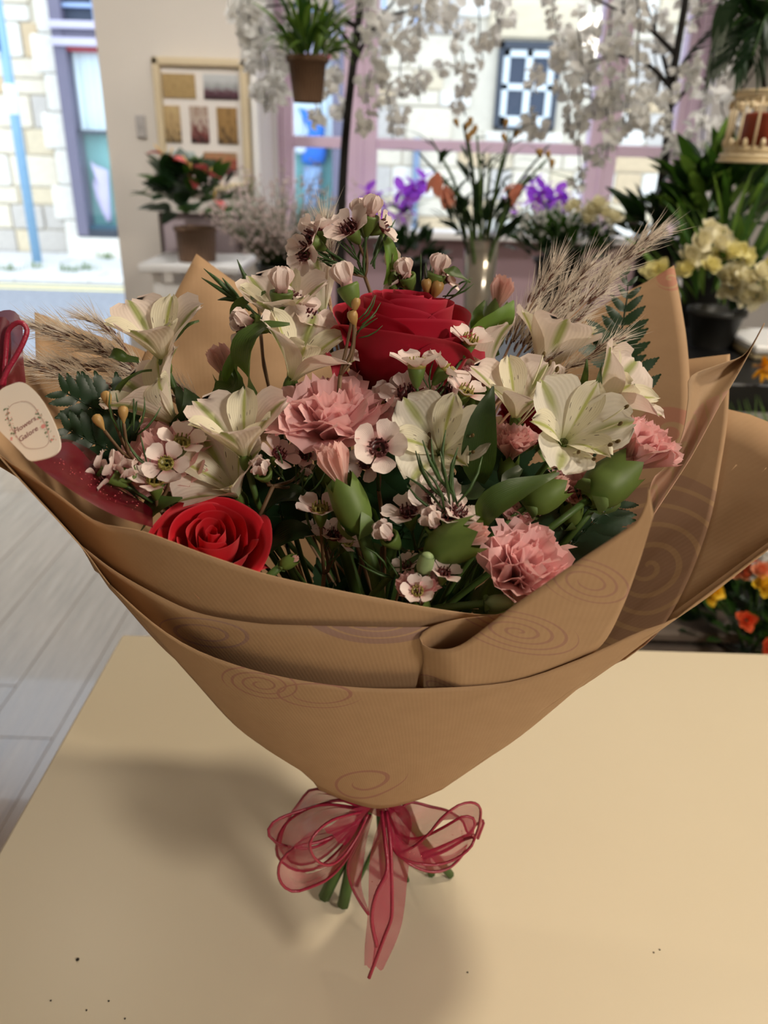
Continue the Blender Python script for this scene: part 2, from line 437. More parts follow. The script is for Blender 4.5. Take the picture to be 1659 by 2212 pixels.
sfb('red_strip', sfx0 + 0.16, sfx1, zz(115), zz(106), -0.23, 0.1, mat('red_strip_paint', (176, 70, 78), 0.6))
sfb('rail', sfx0 + 0.16, sfx1, zz(289), zz(282), -0.2, 0.05, M_dkblue)
sfb('stall_riser', sfx0, sfx1 + 0.1, ZG + 0.28, zz(492), -0.25, 0.14, M_dkblue)
sfb('step', sfx0 - 0.1, sfx1 + 0.1, ZG, ZG + 0.28, -0.45, 0.2, M_st[3])
sfb('display_board', sfx0 + 0.16, sfx1, zz(492), zz(289), 0.01, 0.04, M_teal)
sfb('dark_base', sfx0 + 0.16, sfx1, zz(500), zz(484), -0.2, 0.0, mat('dark_teal_base', (58, 96, 110), 0.6))
sfb('window_pane', sfx0 + 0.16, sfx1, zz(492), zz(282), -0.23, -0.22, M_glass)
rows = []
nC = 300
for zc in (zz(283), zz(112)):
    rows.append([V((sfx0 + 0.14 + (sfx1 - sfx0 - 0.1) * i / nC, YO - 0.08 + 0.02 * math.sin(i * 0.9) + 0.008 * math.sin(i * 2.3), zc)) for i in range(nC + 1)])
obj('net_curtain', MB().grid(rows), mat('white_net', (222, 238, 244), 0.8, 0.05, 4), sf)
M_muntin = mat('pale_blue_muntin', (158, 182, 222), 0.5)
for k in range(12): sfb('muntin', sfx0 + 0.55 + k * 0.42, sfx0 + 0.60 + k * 0.42, zz(53), 4.2, -0.2, -0.14, M_muntin)
for z_ in (zz(22), zz(22) + 0.42): sfb('muntin', sfx0 + 0.16, sfx1, z_, z_ + 0.05, -0.2, -0.14, M_muntin)
sfb('upper_glass', sfx0 + 0.16, sfx1, zz(53), 4.2, -0.13, 0.04, M_dglass)
# clothes on display in that window
def garment(name, label, cat, pts, Y, th, m, group=None):
    q = [P(x, y, Y) for x, y in pts]
    c = sum(q, V()) / len(q)
    mb = MB()
    ring = lambda s, dy: [c + (p - c) * s + V((0, dy, 0)) for p in q]
    mb.grid([ring(0.02, -th * .55), ring(0.55, -th * .5), ring(0.9, -th * .3), ring(1, 0), ring(0.9, th * .3), ring(0.55, th * .5), ring(0.02, th * .55)], close=True)
    return tag(obj(name, mb, m), label, cat, group)
M_bluetop = mat('bright_blue_cloth', (60, 128, 224), 0.85, 0.1, 8)
garment('blue_top', 'bright blue top hanging in the teal shop window across the street', 'top', [(644, 232), (668, 238), (690, 234), (704, 262), (700, 290), (706, 330), (700, 352), (676, 356), (652, 352), (650, 310), (668, 284)], YO - 0.09, 0.13, M_bluetop)
garment('jeans', 'pale washed jeans hanging below the bright blue top across the street', 'jeans', [(654, 358), (696, 358), (694, 400), (684, 452), (674, 452), (673, 400), (668, 452), (657, 452), (656, 400)], YO - 0.09, 0.12, mat('pale_denim', (150, 176, 206), 0.85, 0.3, 9))
garment('white_hat', 'small white hat at the shoulder of the bright blue top across the street', 'hat', [(634, 322), (642, 314), (656, 314), (664, 322), (656, 332), (642, 332)], YO - 0.14, 0.08, M_sash)
garment('lilac_dress', 'pale lilac dress with pointed collar displayed against teal board left of the doorway wall', 'dress', [(195, 346), (206, 356), (222, 362), (234, 368), (238, 430), (242, 480), (232, 482), (222, 462), (208, 430), (200, 395), (206, 372)], YO - 0.1, 0.13, mat('lilac_cloth', (206, 196, 222), 0.85, 0.12, 5))
# sign pole on the far pavement
b0, b1 = P(82, 572, 10.9), P(0, 60, 10.9)
sp = thing('sign_pole', 'pale blue sign pole with a white band on the far pavement', 'pole', b0)
obj('pole', MB().tube([(b0.x, 10.9, ZG), (b0.x, 10.9, 3.6)], 0.062, 12), mat('pale_blue_pole', (132, 172, 204), 0.5), sp)
zb = P(25, 215, 10.9).z
obj('band', MB().lathe([(0.07, zb - 0.17), (0.078, zb - 0.15), (0.078, zb + 0.15), (0.07, zb + 0.17)], 12, M=Matrix.Translation((b0.x, 10.9, 0))), M_sash, sp)
obj('sign_plate', MB().box((b0.x - 0.4, 10.8, P(0, 112, 10.9).z), (b0.x - 0.02, 10.83, P(0, 30, 10.9).z), bev=0.01), mat('dark_blue_sign', (52, 84, 150), 0.5), sp)
# ------------------------------------------------------------------ wall pictures and switch
def pic(px, py, dy=0.0): return P(px, py, YF - dy)
fa, fb = pic(331, 124), pic(548, 414)
pf = thing('picture_frame', 'cream picture frame holding seven old photographs on the cream wall', 'picture frame', ((fa.x + fb.x) / 2, YF - 0.01, fb.z))
X0, X1, Z0, Z1 = fa.x, fb.x, fb.z, P(331, 124, YF).z
M_fr = mat('cream_wood', (206, 190, 158), 0.5, 0.08, 12)
wF = 0.028
for a in ((X0, X0 + wF, Z0, Z1), (X1 - wF, X1, Z0, Z1), (X0, X1, Z1 - wF, Z1), (X0, X1, Z0, Z0 + wF)):
    obj('frame_bar', MB().box((a[0], YF - 0.04, a[2]), (a[1], YF, a[3]), bev=0.006), M_fr, pf, smooth=False)
obj('mount_board', MB().box((X0 + wF, YF - 0.02, Z0 + wF), (X1 - wF, YF - 0.01, Z1 - wF)), mat('mount_card', (226, 220, 214), 0.8, 0.02), pf, smooth=False)
def photo_mat(name, stops, sc_, ang):
    t = NT(name); u, v, uvv = t.uv()
    nz = t.noise(sc_, 4, uvv, 0.6)
    f = t.math('ADD', t.math('MULTIPLY', v, ang), t.math('MULTIPLY', nz, 1 - ang * 0.6))
    return t.surf(t.ramp(f, stops), 0.3)
pm = [photo_mat('old_letter', [(0.3, C(150, 126, 84)), (0.7, C(178, 152, 106))], 7, 0.1),
      photo_mat('group_photo', [(0.2, C(40, 34, 40)), (0.5, C(96, 62, 74)), (0.62, C(150, 152, 154)), (0.9, C(190, 194, 196))], 6, 0.8),
      photo_mat('yard_photo', [(0.36, C(56, 50, 42)), (0.5, C(170, 144, 104)), (0.8, C(196, 172, 126))], 5, 0.3),
      photo_mat('portrait_photo', [(0.36, C(40, 36, 40)), (0.5, C(120, 66, 62)), (0.62, C(190, 176, 164)), (0.8, C(150, 120, 100))], 4, 0.35),
      photo_mat('sepia_photo', [(0.4, C(74, 60, 46)), (0.52, C(150, 118, 74)), (0.8, C(168, 134, 86))], 4, 0.2),
      photo_mat('crowd_photo', [(0.34, C(46, 40, 38)), (0.5, C(120, 72, 66)), (0.64, C(110, 106, 98)), (0.85, C(176, 190, 186))], 9, 0.7),
      photo_mat('people_photo', [(0.38, C(50, 58, 74)), (0.52, C(150, 70, 62)), (0.64, C(172, 124, 90)), (0.85, C(150, 134, 108))], 6, 0.3)]
for k, (a, b, c, d) in enumerate(((352, 159, 427, 214), (441, 161, 518, 217), (353, 228, 397, 309), (412, 230, 456, 310), (470, 232, 517, 312), (354, 326, 427, 374), (443, 328, 516, 378))):
    p, q = pic(a, b), pic(c, d)
    mb = MB().grid([[(p.x, YF - 0.023, q.z), (q.x, YF - 0.023, q.z)], [(p.x, YF - 0.023, p.z), (q.x, YF - 0.023, p.z)]])
    obj('photograph', mb, pm[k], pf, smooth=False, thick=0.002)
s0, s1 = pic(293, 248), pic(318, 298)
sw = thing('light_switch', 'grey light switch plate on the wall left of the picture frame', 'switch', ((s0.x + s1.x) / 2, YF, s1.z))
obj('plate', MB().box((s0.x, YF - 0.012, s1.z), (s1.x, YF, s0.z), bev=0.003), mat('grey_plastic', (176, 172, 170), 0.5), sw, smooth=False)
obj('rocker', MB().box((s0.x + 0.014, YF - 0.018, s1.z + 0.03), (s1.x - 0.014, YF - 0.01, s0.z - 0.03), bev=0.002), mat('grey_rocker', (160, 156, 155), 0.4), sw, smooth=False)
a, b = pic(346, 458), pic(528, 556)
lf = thing('leaning_frame', 'small dark framed mauve print leaning on the wall behind the brown pot', 'picture frame', ((a.x + b.x) / 2, YF - 0.02, b.z))
for q in ((a.x, a.x + .012, b.z, a.z), (b.x - .012, b.x, b.z, a.z), (a.x, b.x, a.z - .012, a.z), (a.x, b.x, b.z, b.z + .012)): obj('frame_bar', MB().box((q[0], YF - .03, q[2]), (q[1], YF, q[3])), mat('dark_frame', (74, 62, 60), 0.5), lf, smooth=False)
obj('print', MB().box((a.x + .01, YF - .016, b.z + .01), (b.x - .01, YF - .004, a.z - .01)), mat('mauve_print', (176, 162, 168), 0.7, 0.1, 6), lf, smooth=False)
# ------------------------------------------------------------------ the counter
tT = NT('cream_laminate'); nz = tT.noise(5, 4)
M_table = tT.surf(tT.mix(nz, C(226, 214, 190), C(232, 221, 198)), 0.32, spec=0.4)
TZ = 0.9
tl, tr = PZ(265, 1365, TZ), PZ(1659, 1415, TZ)
tb = thing('counter', 'cream laminate counter that the wrapped bouquet stands on', 'counter', (0.35, 0.35, 0))
y1 = (tl.y + tr.y) / 2
obj('worktop', MB().box((tl.x, -0.35, TZ - 0.035), (1.35, y1, TZ), bev=0.003), M_table, tb, smooth=False)
obj('carcass', MB().box((tl.x + 0.03, -0.3, 0), (1.3, y1 - 0.03, TZ - 0.035)), mat('cream_panel', (214, 200, 172), 0.5), tb, smooth=False)
M_speck = mat('dark_crumb', (40, 34, 26), 0.9)
for i, (x, y) in enumerate(((168, 2074), (1412, 2058), (1425, 2052), (1010, 2101), (110, 2162), (235, 2163), (187, 2183), (270, 2201))):
    p = PZ(x, y, TZ); s = 0.0012 if i == 0 else 0.0006
    tag(obj('crumb', MB().ball((p.x, p.y, TZ + s * .6), (s, s * 1.2, s * .6), 6, 4), M_speck), ['dark crumb on the counter, largest and leftmost', 'tiny crumb on the counter right of the bouquet, left one of the pair', 'tiny crumb on the counter right of the bouquet, right one of the pair', 'tiny crumb on the counter right of the ribbon tail', 'tiny crumb at the near left counter corner', 'tiny crumb below the large dark crumb', 'tiny crumb left of the lowest crumb on the counter', 'tiny crumb lowest on the counter'][i], 'crumb', 'crumbs on the counter')
# ------------------------------------------------------------------ kraft paper wrap: sheets laid on a flaring cone
CX, CY, CZ = 0.003, 0.42, 1.0
def radii(h):
    h = max(h, 0.0)
    return 0.044 + 0.85 * h - 0.45 * h * h, 0.043 + 0.91 * h, 0.042 + 0.45 * h, 0.042 + 0.58 * h
def coneF(p, s):
    al, ar, bf, bb = radii(p.z - CZ)
    dx, dy = p.x - CX, p.y - CY
    return (dx / (s * (ar if dx > 0 else al))) ** 2 + (dy / (s * (bb if dy > 0 else bf))) ** 2 - 1
def lift(px, py, side, s):
    d = ray(px, py)
    N = 90
    prev, best, bt, hits = None, 1e9, 0, []
    for i in range(N + 1):
        Y = 0.16 + 0.62 * i / N
        t = Y / d.y
        f = coneF(EYE + d * t, s)
        if f < best: best, bt = f, t
        if prev is not None and (prev[1] > 0) != (f > 0):
            a, b, fa = prev[0], t, prev[1]
            for _ in range(16):
                m = (a + b) / 2
                fm = coneF(EYE + d * m, s)
                if (fm > 0) == (fa > 0): a = m
                else: b = m
            hits.append((a + b) / 2)
        prev = (t, f)
    if best > 0 or not hits: return EYE + d * bt
    return EYE + d * (hits[0] if side == 'near' else hits[-1])
def unwrap(p):
    dx, dy = p.x - CX, p.y - CY
    a = math.atan2(dx, -dy)
    return (a * 0.13, math.hypot(math.hypot(dx, dy), p.z - CZ))
def coons(bottom, top, left, right, nu, nv):
    B, T, L, R_ = crom(bottom, nu), crom(top, nu), crom(left, nv), crom(right, nv)
    rows = []
    for j in range(nv):
        v = j / (nv - 1); r = []
        for i in range(nu):
            u = i / (nu - 1)
            r.append(B[i] * (1 - v) + T[i] * v + L[j] * (1 - u) + R_[j] * u - (B[0] * (1 - u) * (1 - v) + B[-1] * u * (1 - v) + T[0] * (1 - u) * v + T[-1] * u * v))
        rows.append(r)
    return rows
def sheet(rows, side, s0, s1=None, wave=0.0):
    out = []
    for j, r in enumerate(rows):
        o = []
        for i, p in enumerate(r):
            q = lift(p[0], p[1], side, s0 if s1 is None else lerp(s0, s1, i / (len(r) - 1)))
            o.append(q)
        out.append(o)
    return out
def kraft(name, prints=(), tint=(150, 112, 112), fill=0.55, transl=0.09):
    t = NT(name)
    u, v, uvv = t.uv()
    fib = t.noise(60, 5, uvv, 0.65)
    base = t.mix(fib, C(180, 147, 113), C(198, 163, 129))
    ink = 0.0
    for (cu, cv_, rx, ry, rot, spacing, lines, rmin) in prints:
        x, y = t.math('SUBTRACT', u, cu), t.math('SUBTRACT', v, cv_)
        c, s = math.cos(rot), math.sin(rot)
        xr_ = t.math('DIVIDE', t.math('ADD', t.math('MULTIPLY', x, c), t.math('MULTIPLY', y, s)), rx)
        yr_ = t.math('DIVIDE', t.math('SUBTRACT', t.math('MULTIPLY', y, c), t.math('MULTIPLY', x, s)), ry)
        wob = t.math('MULTIPLY', t.math('SUBTRACT', t.noise(8, 2, uvv), 0.5), 0.6)
        d = t.math('ADD', t.math('SQRT', t.math('ADD', t.math('MULTIPLY', xr_, xr_), t.math('MULTIPLY', yr_, yr_))), wob)
        ang = t.math('DIVIDE', t.math('ARCTAN2', yr_, xr_), 2 * math.pi)
        ring = t.math('FRACT', t.math('SUBTRACT', t.math('DIVIDE', d, spacing), ang))
        line = t.math('LESS_THAN', ring, t.math('MULTIPLY', t.noise(16, 1, uvv), 0.45))
        inside = t.math('MULTIPLY', t.math('LESS_THAN', d, 1.0), t.math('GREATER_THAN', d, rmin))
        k = line if lines else t.math('SUBTRACT', 1.0, line)
        ink = t.math('MAXIMUM', ink, t.math('MULTIPLY', inside, k))
    col = base
    if prints: col = t.mix(t.math('MULTIPLY', ink, fill), base, C(*tint))
    rib = t.math('SINE', t.math('MULTIPLY', t.math('ADD', u, t.math('MULTIPLY', v, 0.18)), 2 * math.pi / 0.0022))
    hgt = t.math('ADD', t.math('MULTIPLY', rib, 0.5), t.math('MULTIPLY', fib, 1.2))
    return t.surf(col, 0.62, transl=transl, tcol=t.mix(0.5, col, C(196, 120, 50)), spec=0.25, bump=hgt, bstr=0.05, bdist=0.0006)
def pr(px, py, side, s, rxp, ryp, rot, spacing, lines, rmin=0.0):
    p = lift(px, py, side, s); m = mpp(p); a = unwrap(p)
    return (a[0], a[1], rxp * m, ryp * m, rot, spacing, lines, rmin)
wrap = thing('kraft_paper_wrap', 'brown kraft paper wrap with lilac rose print flaring round the flowers', 'wrapping paper', (CX, CY, CZ))
def paper(rows3, m, name='paper_sheet'):
    uvs = [[unwrap(p) for p in r] for r in rows3]
    return obj(name, MB().grid(rows3, uvs=uvs), m, wrap, thick=0.0004)
K_plain = kraft('kraft_paper')
K_front = kraft('kraft_paper_front_print', [pr(565, 1478, 'near', 1.0, 95, 70, 0.3, 0.28, True, 0.1), pr(690, 1500, 'near', 1.0, 110, 60, 0.2, 0.34, True, 0.55), pr(790, 1690, 'near', 1.0, 150, 80, 0.4, 0.5, True, 0.3)], tint=(168, 118, 108), fill=0.75)
K_mid = kraft('kraft_paper_mid_print', [pr(800, 1330, 'near', .935, 150, 110, 0.0, 0.26, False, 0.35), pr(440, 1370, 'near', .935, 120, 60, 0.2, 0.4, True, 0.3)], tint=(160, 128, 124), fill=0.75)
K_flap = kraft('kraft_paper_flap_print', [pr(1118, 1360, 'near', .985, 150, 70, -0.5, 0.24, True), pr(1270, 1255, 'near', .985, 120, 60, -0.7, 0.26, True, 0.2), pr(960, 1500, 'near', .985, 90, 50, -0.5, 0.3, True)], tint=(164, 118, 112), fill=0.6)
K_dark = kraft('kraft_paper_big_rose_print', [pr(1400, 1225, 'far', .985, 170, 210, 0.25, 0.2, False)], tint=(136, 100, 100), fill=0.4)
K_wing = kraft('kraft_paper_wing', [], tint=(190, 144, 128))
K_back = kraft('kraft_paper_corner_print', [pr(1447, 604, 'far', .93, 14, 22, 0, 0.9, False), pr(1440, 930, 'far', .93, 40, 60, 0.4, 0.9, False)], tint=(190, 110, 104), fill=0.5)
# outer front sheet
A_left = [(690, 1706), (655, 1668), (520, 1577), (420, 1470), (330, 1368), (236, 1262)]
A_right = [(953, 1706), (1050, 1640), (1140, 1577), (1340, 1412), (1480, 1323), (1659, 1185), (1790, 1090)]
A_bot = [(690, 1706), (755, 1732), (820, 1746), (895, 1730), (953, 1706)]
A_top = [(236, 1262), (322, 1338), (400, 1390), (490, 1427), (600, 1456), (750, 1477), (905, 1479), (1100, 1463), (1250, 1412), (1370, 1356), (1480, 1308), (1659, 1170), (1790, 1070)]
paper(sheet(coons(A_bot, A_top, A_left, A_right, 44, 24), 'near', 1.0), K_front)
# its far side: the wrap goes on round the back of the stems
rows = []
for j in range(16):
    r = []
    for i in range(33):
        th = math.pi * i / 32
        hmax = 0.24 + 0.02 * math.sin(th * 3)
        h = hmax * j / 15
        al, ar, bf, bb = radii(h)
        c, s = math.cos(th), math.sin(th)
        r.append(V((CX + (ar if c > 0 else al) * c, CY + bb * s, CZ + h)))
    rows.append(r)
paper(rows, K_plain)
# narrow side walls close the outer sheet where it turns from front to back
for edge in (A_right, A_left + [(172, 1176), (58, 1052), (0, 987), (-80, 890)]):
    q = crom(edge, 40)
    n_, f_ = [lift(p[0], p[1], 'near', 1.0) for p in q], [lift(p[0], p[1], 'far', 1.0) for p in q]
    paper([[a.lerp(b, w) for a, b in zip(n_, f_)] for w in [k / 8 for k in range(9)]], K_plain)
# right inner face of the outer sheet
paper(sheet(coons([(1250, 1470), (1400, 1375), (1480, 1322), (1659, 1184), (1790, 1089)], [(1250, 1003), (1400, 1002), (1565, 1003), (1659, 1011), (1790, 1022)], [(1250, 1470), (1250, 1003)], [(1790, 1089), (1790, 1022)], 26, 16), 'far', 1.0), K_plain)
# second right sheet with the big rose print
paper(sheet(coons([(1180, 1440), (1300, 1440), (1350, 1425)], [(1380, 790), (1480, 777), (1577, 765)], [(1180, 1440), (1280, 1150), (1380, 790)], [(1350, 1425), (1420, 1368), (1480, 1268), (1532, 1130), (1556, 1010), (1572, 900), (1577, 765)], 22, 26), 'far', .985), K_dark)
# left front sheets
paper(sheet(coons([(236, 1270), (400, 1440), (600, 1520), (900, 1540), (1040, 1500)], [(172, 1176), (250, 1235), (350, 1291), (430, 1325), (540, 1345), (640, 1351), (905, 1355), (1040, 1345)], [(236, 1270), (172, 1176)], [(1040, 1500), (1040, 1345)], 36, 8), 'near', .935), K_mid)
paper(sheet(coons([(205, 1232), (350, 1330), (600, 1440), (905, 1450), (1130, 1430)], [(-80, 850), (0, 947), (68, 994), (130, 1040), (210, 1099), (310, 1123), (440, 1175), (570, 1222), (700, 1256), (850, 1290), (950, 1311), (1050, 1326), (1130, 1322)], [(205, 1232), (163, 1163), (58, 1052), (0, 987), (-80, 890)][::1], [(1130, 1430), (1130, 1322)], 44, 14), 'near', .915), K_plain)
# left back sheets
paper(sheet(coons([(-80, 960), (68, 1050), (210, 1150), (330, 1175)], [(-80, 762), (55, 782), (200, 812), (330, 850)], [(-80, 960), (-80, 762)], [(330, 1175), (330, 850)], 14, 10), 'far', .915), K_plain)
paper(sheet(coons([(110, 1080), (250, 1090), (450, 1080)], [(75, 674), (160, 706), (250, 739), (255, 735), (340, 772), (450, 830)], [(110, 1080), (86, 900), (78, 775), (75, 674)], [(450, 1080), (450, 830)], 18, 16), 'far', .95), K_plain)
paper(sheet(coons([(290, 900), (500, 920), (800, 900)], [(424, 548), (424.5, 548.5), (800, 822)], [(290, 900), (300, 800), (365, 663), (424, 548)], [(800, 900), (800, 822)], 14, 16), 'far', .94), K_plain)
# right back sheet with the tall peak
paper(sheet(coons([(1120, 1060), (1280, 1080), (1400, 1046)], [(1120, 790), (1230, 706), (1330, 643), (1400, 607), (1456, 573)], [(1120, 1060), (1120, 790)], [(1400, 1046), (1440, 1025), (1468, 985), (1486, 920), (1490, 830), (1484, 740), (1472, 660), (1456, 573)], 18, 22), 'far', .93), K_back)
# folded flap on the right front: back leaf, bend and front leaf in one sheet
D_top = crom([(1150, 1290), (1090, 1324), (990, 1338), (930, 1355), (906, 1378), (922, 1398), (960, 1403), (1000, 1391), (1060, 1347), (1108, 1310), (1230, 1225), (1343, 1150), (1377, 1124), (1396, 1085), (1401, 1050)], 56)
D_bot = crom([(1150, 1450), (1090, 1455), (990, 1465), (930, 1475), (904, 1484), (922, 1496), (960, 1502), (1000, 1500), (1060, 1492), (1120, 1475), (1230, 1440), (1300, 1392), (1345, 1310), (1380, 1215), (1412, 1110)], 56)
rows = []
for j in range(12):
    v = j / 11; r = []
    for i in range(56):
        k = i / 55
        s_ = interp([(0, .93), (.25, .94), (.30, .95), (.36, .99), (.5, .992), (1, .985)], k)
        q = D_bot[i] * (1 - v) + D_top[i] * v
        r.append(lift(q[0], q[1], 'near', s_))
    rows.append(r)
paper(rows, K_flap)
# its upper end twists over into a lit pointed wing
Lw = crom([(1398, 1075), (1412, 1032), (1442, 1003), (1474, 940), (1487, 860), (1492, 813), (1560, 785), (1610, 764), (1651, 698)], 30)
Rw = crom([(1409, 1117), (1424, 1093), (1446, 1060), (1490, 992), (1522, 935), (1552, 880), (1580, 832), (1606, 786), (1652, 698)], 30)
rows = []
for i in range(30):
    k = i / 29
    rows.append([P(*(Lw[i] * (1 - w) + Rw[i] * w), lerp(0.405, 0.49, k ** 0.8) - 0.03 * w * (1 - k) + 0.012 * math.sin(w * math.pi)) for w in [x / 6 for x in range(7)]])
def wing_mat():
    t = NT('kraft_wing_striped'); u, v, uvv = t.uv()
    fib = t.noise(60, 5, uvv, 0.65)
    base = t.mix(fib, C(176, 148, 118), C(194, 164, 132))
    bend = t.math('ADD', v, t.math('MULTIPLY', t.math('POWER', t.math('SUBTRACT', u, 0.45), 2.0), 0.28))
    fr = t.math('FRACT', t.math('ADD', t.math('MULTIPLY', bend, 8.5), t.math('MULTIPLY', t.noise(3, 1, uvv), 0.4)))
    fillm = t.math('MULTIPLY', t.math('LESS_THAN', t.math('ADD', v, t.math('MULTIPLY', u, -0.3)), 0.36), t.math('LESS_THAN', fr, 0.8))
    return t.surf(t.mix(t.math('MULTIPLY', fillm, 0.6), base, C(196, 150, 136)), 0.6, transl=0.2, spec=0.25)
obj('paper_wing', MB().grid(rows), wing_mat(), wrap, thick=0.0004)
# ------------------------------------------------------------------ flower materials
def petal_mat(name, base, mid, tip, transl=0.3, streak=None, mark=None, rough=0.55, tcol=None, vein=0.12, sheen=0.0, rim=None):
    t = NT(name); u, v, uvv = t.uv()
    col = t.ramp(v, [(0.0, C(*base)), (0.38, C(*mid)), (1.0, C(*tip))])
    fine = t.math('SINE', t.math('MULTIPLY', u, 95.0))
    col = t.mix(t.math('MULTIPLY', t.math('ADD', fine, 1.0), vein * 0.5), col, C(*[int(c * 0.72) for c in mid]))
    au = t.math('ABSOLUTE', t.math('SUBTRACT', u, 0.5))
    if rim: col = t.mix(t.math('MULTIPLY', t.math('SUBTRACT', v, 0.955), 16.0, clamp=True), col, C(*rim))  # paler petal edge: the edge highlight is painted into the colour
    if mark:        # green flash along the middle of the petal tip
        rgb, width, v0 = mark
        m = t.math('MULTIPLY', t.math('SUBTRACT', 1.0, t.math('DIVIDE', au, width), clamp=True), t.math('MULTIPLY', t.math('SUBTRACT', v, v0), 3.0, clamp=True), clamp=True)
        col = t.mix(t.math('MULTIPLY', m, 1.3, clamp=True), col, C(*rgb))
    if streak:      # dark dashes
        mp = t.n('Mapping'); mp.inputs['Scale'].default_value = (15, 4.5, 1); t.t.links.new(uvv, mp.inputs[0])
        vz = t.n('TexVoronoi', Scale=1.0); t.t.links.new(mp.outputs[0], vz.inputs['Vector'])
        d = t.math('LESS_THAN', vz.outputs['Distance'], 0.17)
        zone = t.math('MULTIPLY', t.math('GREATER_THAN', v, 0.25), t.math('LESS_THAN', v, 0.72))
        col = t.mix(t.math('MULTIPLY', t.math('MULTIPLY', d, zone), 0.85), col, C(*streak))
    hb = t.math('ADD', fine, t.math('MULTIPLY', t.noise(9, 3, uvv), 2.0))
    return t.surf(col, rough, transl=transl, tcol=tcol or col, bump=hb, bstr=0.12 if vein else 0.0, bdist=0.0005, spec=0.3, sheen=sheen)
M_rose = petal_mat('crimson_petal', (140, 10, 36), (168, 12, 42), (172, 20, 48), 0.12, rough=0.5, vein=0.0, sheen=0.1, rim=(206, 58, 84))
M_rose2 = petal_mat('scarlet_petal', (176, 10, 26), (206, 14, 32), (206, 24, 40), 0.14, rough=0.5, vein=0.0, sheen=0.1, rim=(226, 70, 84))
M_carn = petal_mat('pink_carnation_petal', (252, 222, 218), (252, 214, 214), (252, 208, 210), 0.38, rough=0.65, vein=0.03)
M_cpale = petal_mat('pale_pink_petal', (250, 230, 216), (250, 220, 210), (250, 206, 200), 0.36, rough=0.65, vein=0.03)
M_alsO = petal_mat('cream_tepal', (206, 212, 140), (242, 238, 222), (246, 242, 232), 0.36, mark=((182, 188, 128), 0.13, 0.4), vein=0.08)
M_alsI = petal_mat('streaked_inner_tepal', (214, 218, 150), (244, 240, 222), (242, 236, 212), 0.36, streak=(70, 40, 40), vein=0.08, mark=((190, 196, 120), 0.10, 0.2))
M_alsL = petal_mat('blushed_tepal', (196, 206, 128), (246, 236, 222), (248, 232, 226), 0.36, mark=((164, 172, 108), 0.12, 0.3), vein=0.05)
M_wax = petal_mat('blush_wax_petal', (214, 150, 150), (242, 222, 218), (248, 234, 230), 0.25, vein=0.03, rough=0.4)
M_waxc = mat('maroon_flower_centre', (86, 34, 36), 0.35, 0.3, 200)
M_waxg = mat('olive_flower_centre', (150, 140, 70), 0.35, 0.3, 200)
M_budtan = mat('tan_bud', (176, 140, 84), 0.45, 0.2, 120)
M_calyx = mat('carnation_calyx', (98, 122, 56), 0.5, 0.22, 90, transl=0.1, tcol=C(140, 170, 60))
M_calyxp = mat('pale_green_calyx', (138, 160, 112), 0.5, 0.2, 90)
M_anther = mat('brown_anther', (104, 84, 44), 0.8, 0.4, 500, bump=0.3)
M_fil = mat('cream_filament', (240, 236, 206), 0.5, 0.05)
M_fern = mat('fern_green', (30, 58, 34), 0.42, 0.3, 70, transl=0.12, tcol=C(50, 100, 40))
M_needle = mat('needle_green', (56, 84, 40), 0.45, 0.25, 90)
M_twig = mat('reddish_twig', (104, 78, 52), 0.6, 0.3, 90)
def leafmat(name, rgb, trc):
    t = NT(name); u, v, uvv = t.uv()
    fine = t.math('SINE', t.math('ADD', t.math('MULTIPLY', u, 120.0), t.math('MULTIPLY', t.noise(5, 2, uvv), 3)))
    col = t.mix(t.math('MULTIPLY', t.math('ADD', fine, 1.0), 0.14), C(*rgb), C(*[int(c * 1.45) for c in rgb]))
    return t.surf(col, 0.4, transl=0.22, tcol=C(*trc), bump=fine, bstr=0.15, bdist=0.0006)
M_leaf = leafmat('alstroemeria_leaf', (60, 82, 36), (110, 140, 44))
M_leafd = leafmat('deep_alstroemeria_leaf', (42, 60, 32), (74, 104, 36))
# ------------------------------------------------------------------ stems run down into the neck of the wrap
feet = [(700, 1945), (741, 1962), (932, 1893), (973, 1895), (830, 1900), (770, 1915), (880, 1905)]
stem_n = [0]
def stem(parent, base, axis, r=0.0022, m=None, foot=None, M2=None):
    k = stem_n[0]; stem_n[0] += 1
    a = k * 2.399963
    rr = 0.024 * math.sqrt((k % 23 + 1) / 23)
    neck = V((CX + rr * math.cos(a), CY + rr * math.sin(a), 1.02))
    L = (base - neck).length
    c1, c2 = base - axis.normalized() * L * 0.28, neck + V((rr * math.cos(a) * .8, rr * math.sin(a) * .8, L * 0.3))
    pts = []
    for i in range(11):
        t = i / 10
        pts.append(base * (1 - t) ** 3 + c1 * 3 * t * (1 - t) ** 2 + c2 * 3 * t * t * (1 - t) + neck * t ** 3)
    if foot is not None:
        f = PZ(*foot, 0.9)
        f.z += r * 0.7
        for i in range(1, 7): pts.append(neck.lerp(f, i / 6))
    return obj('stem', MB().tube(pts, r, 7), m or M_stemg, parent)
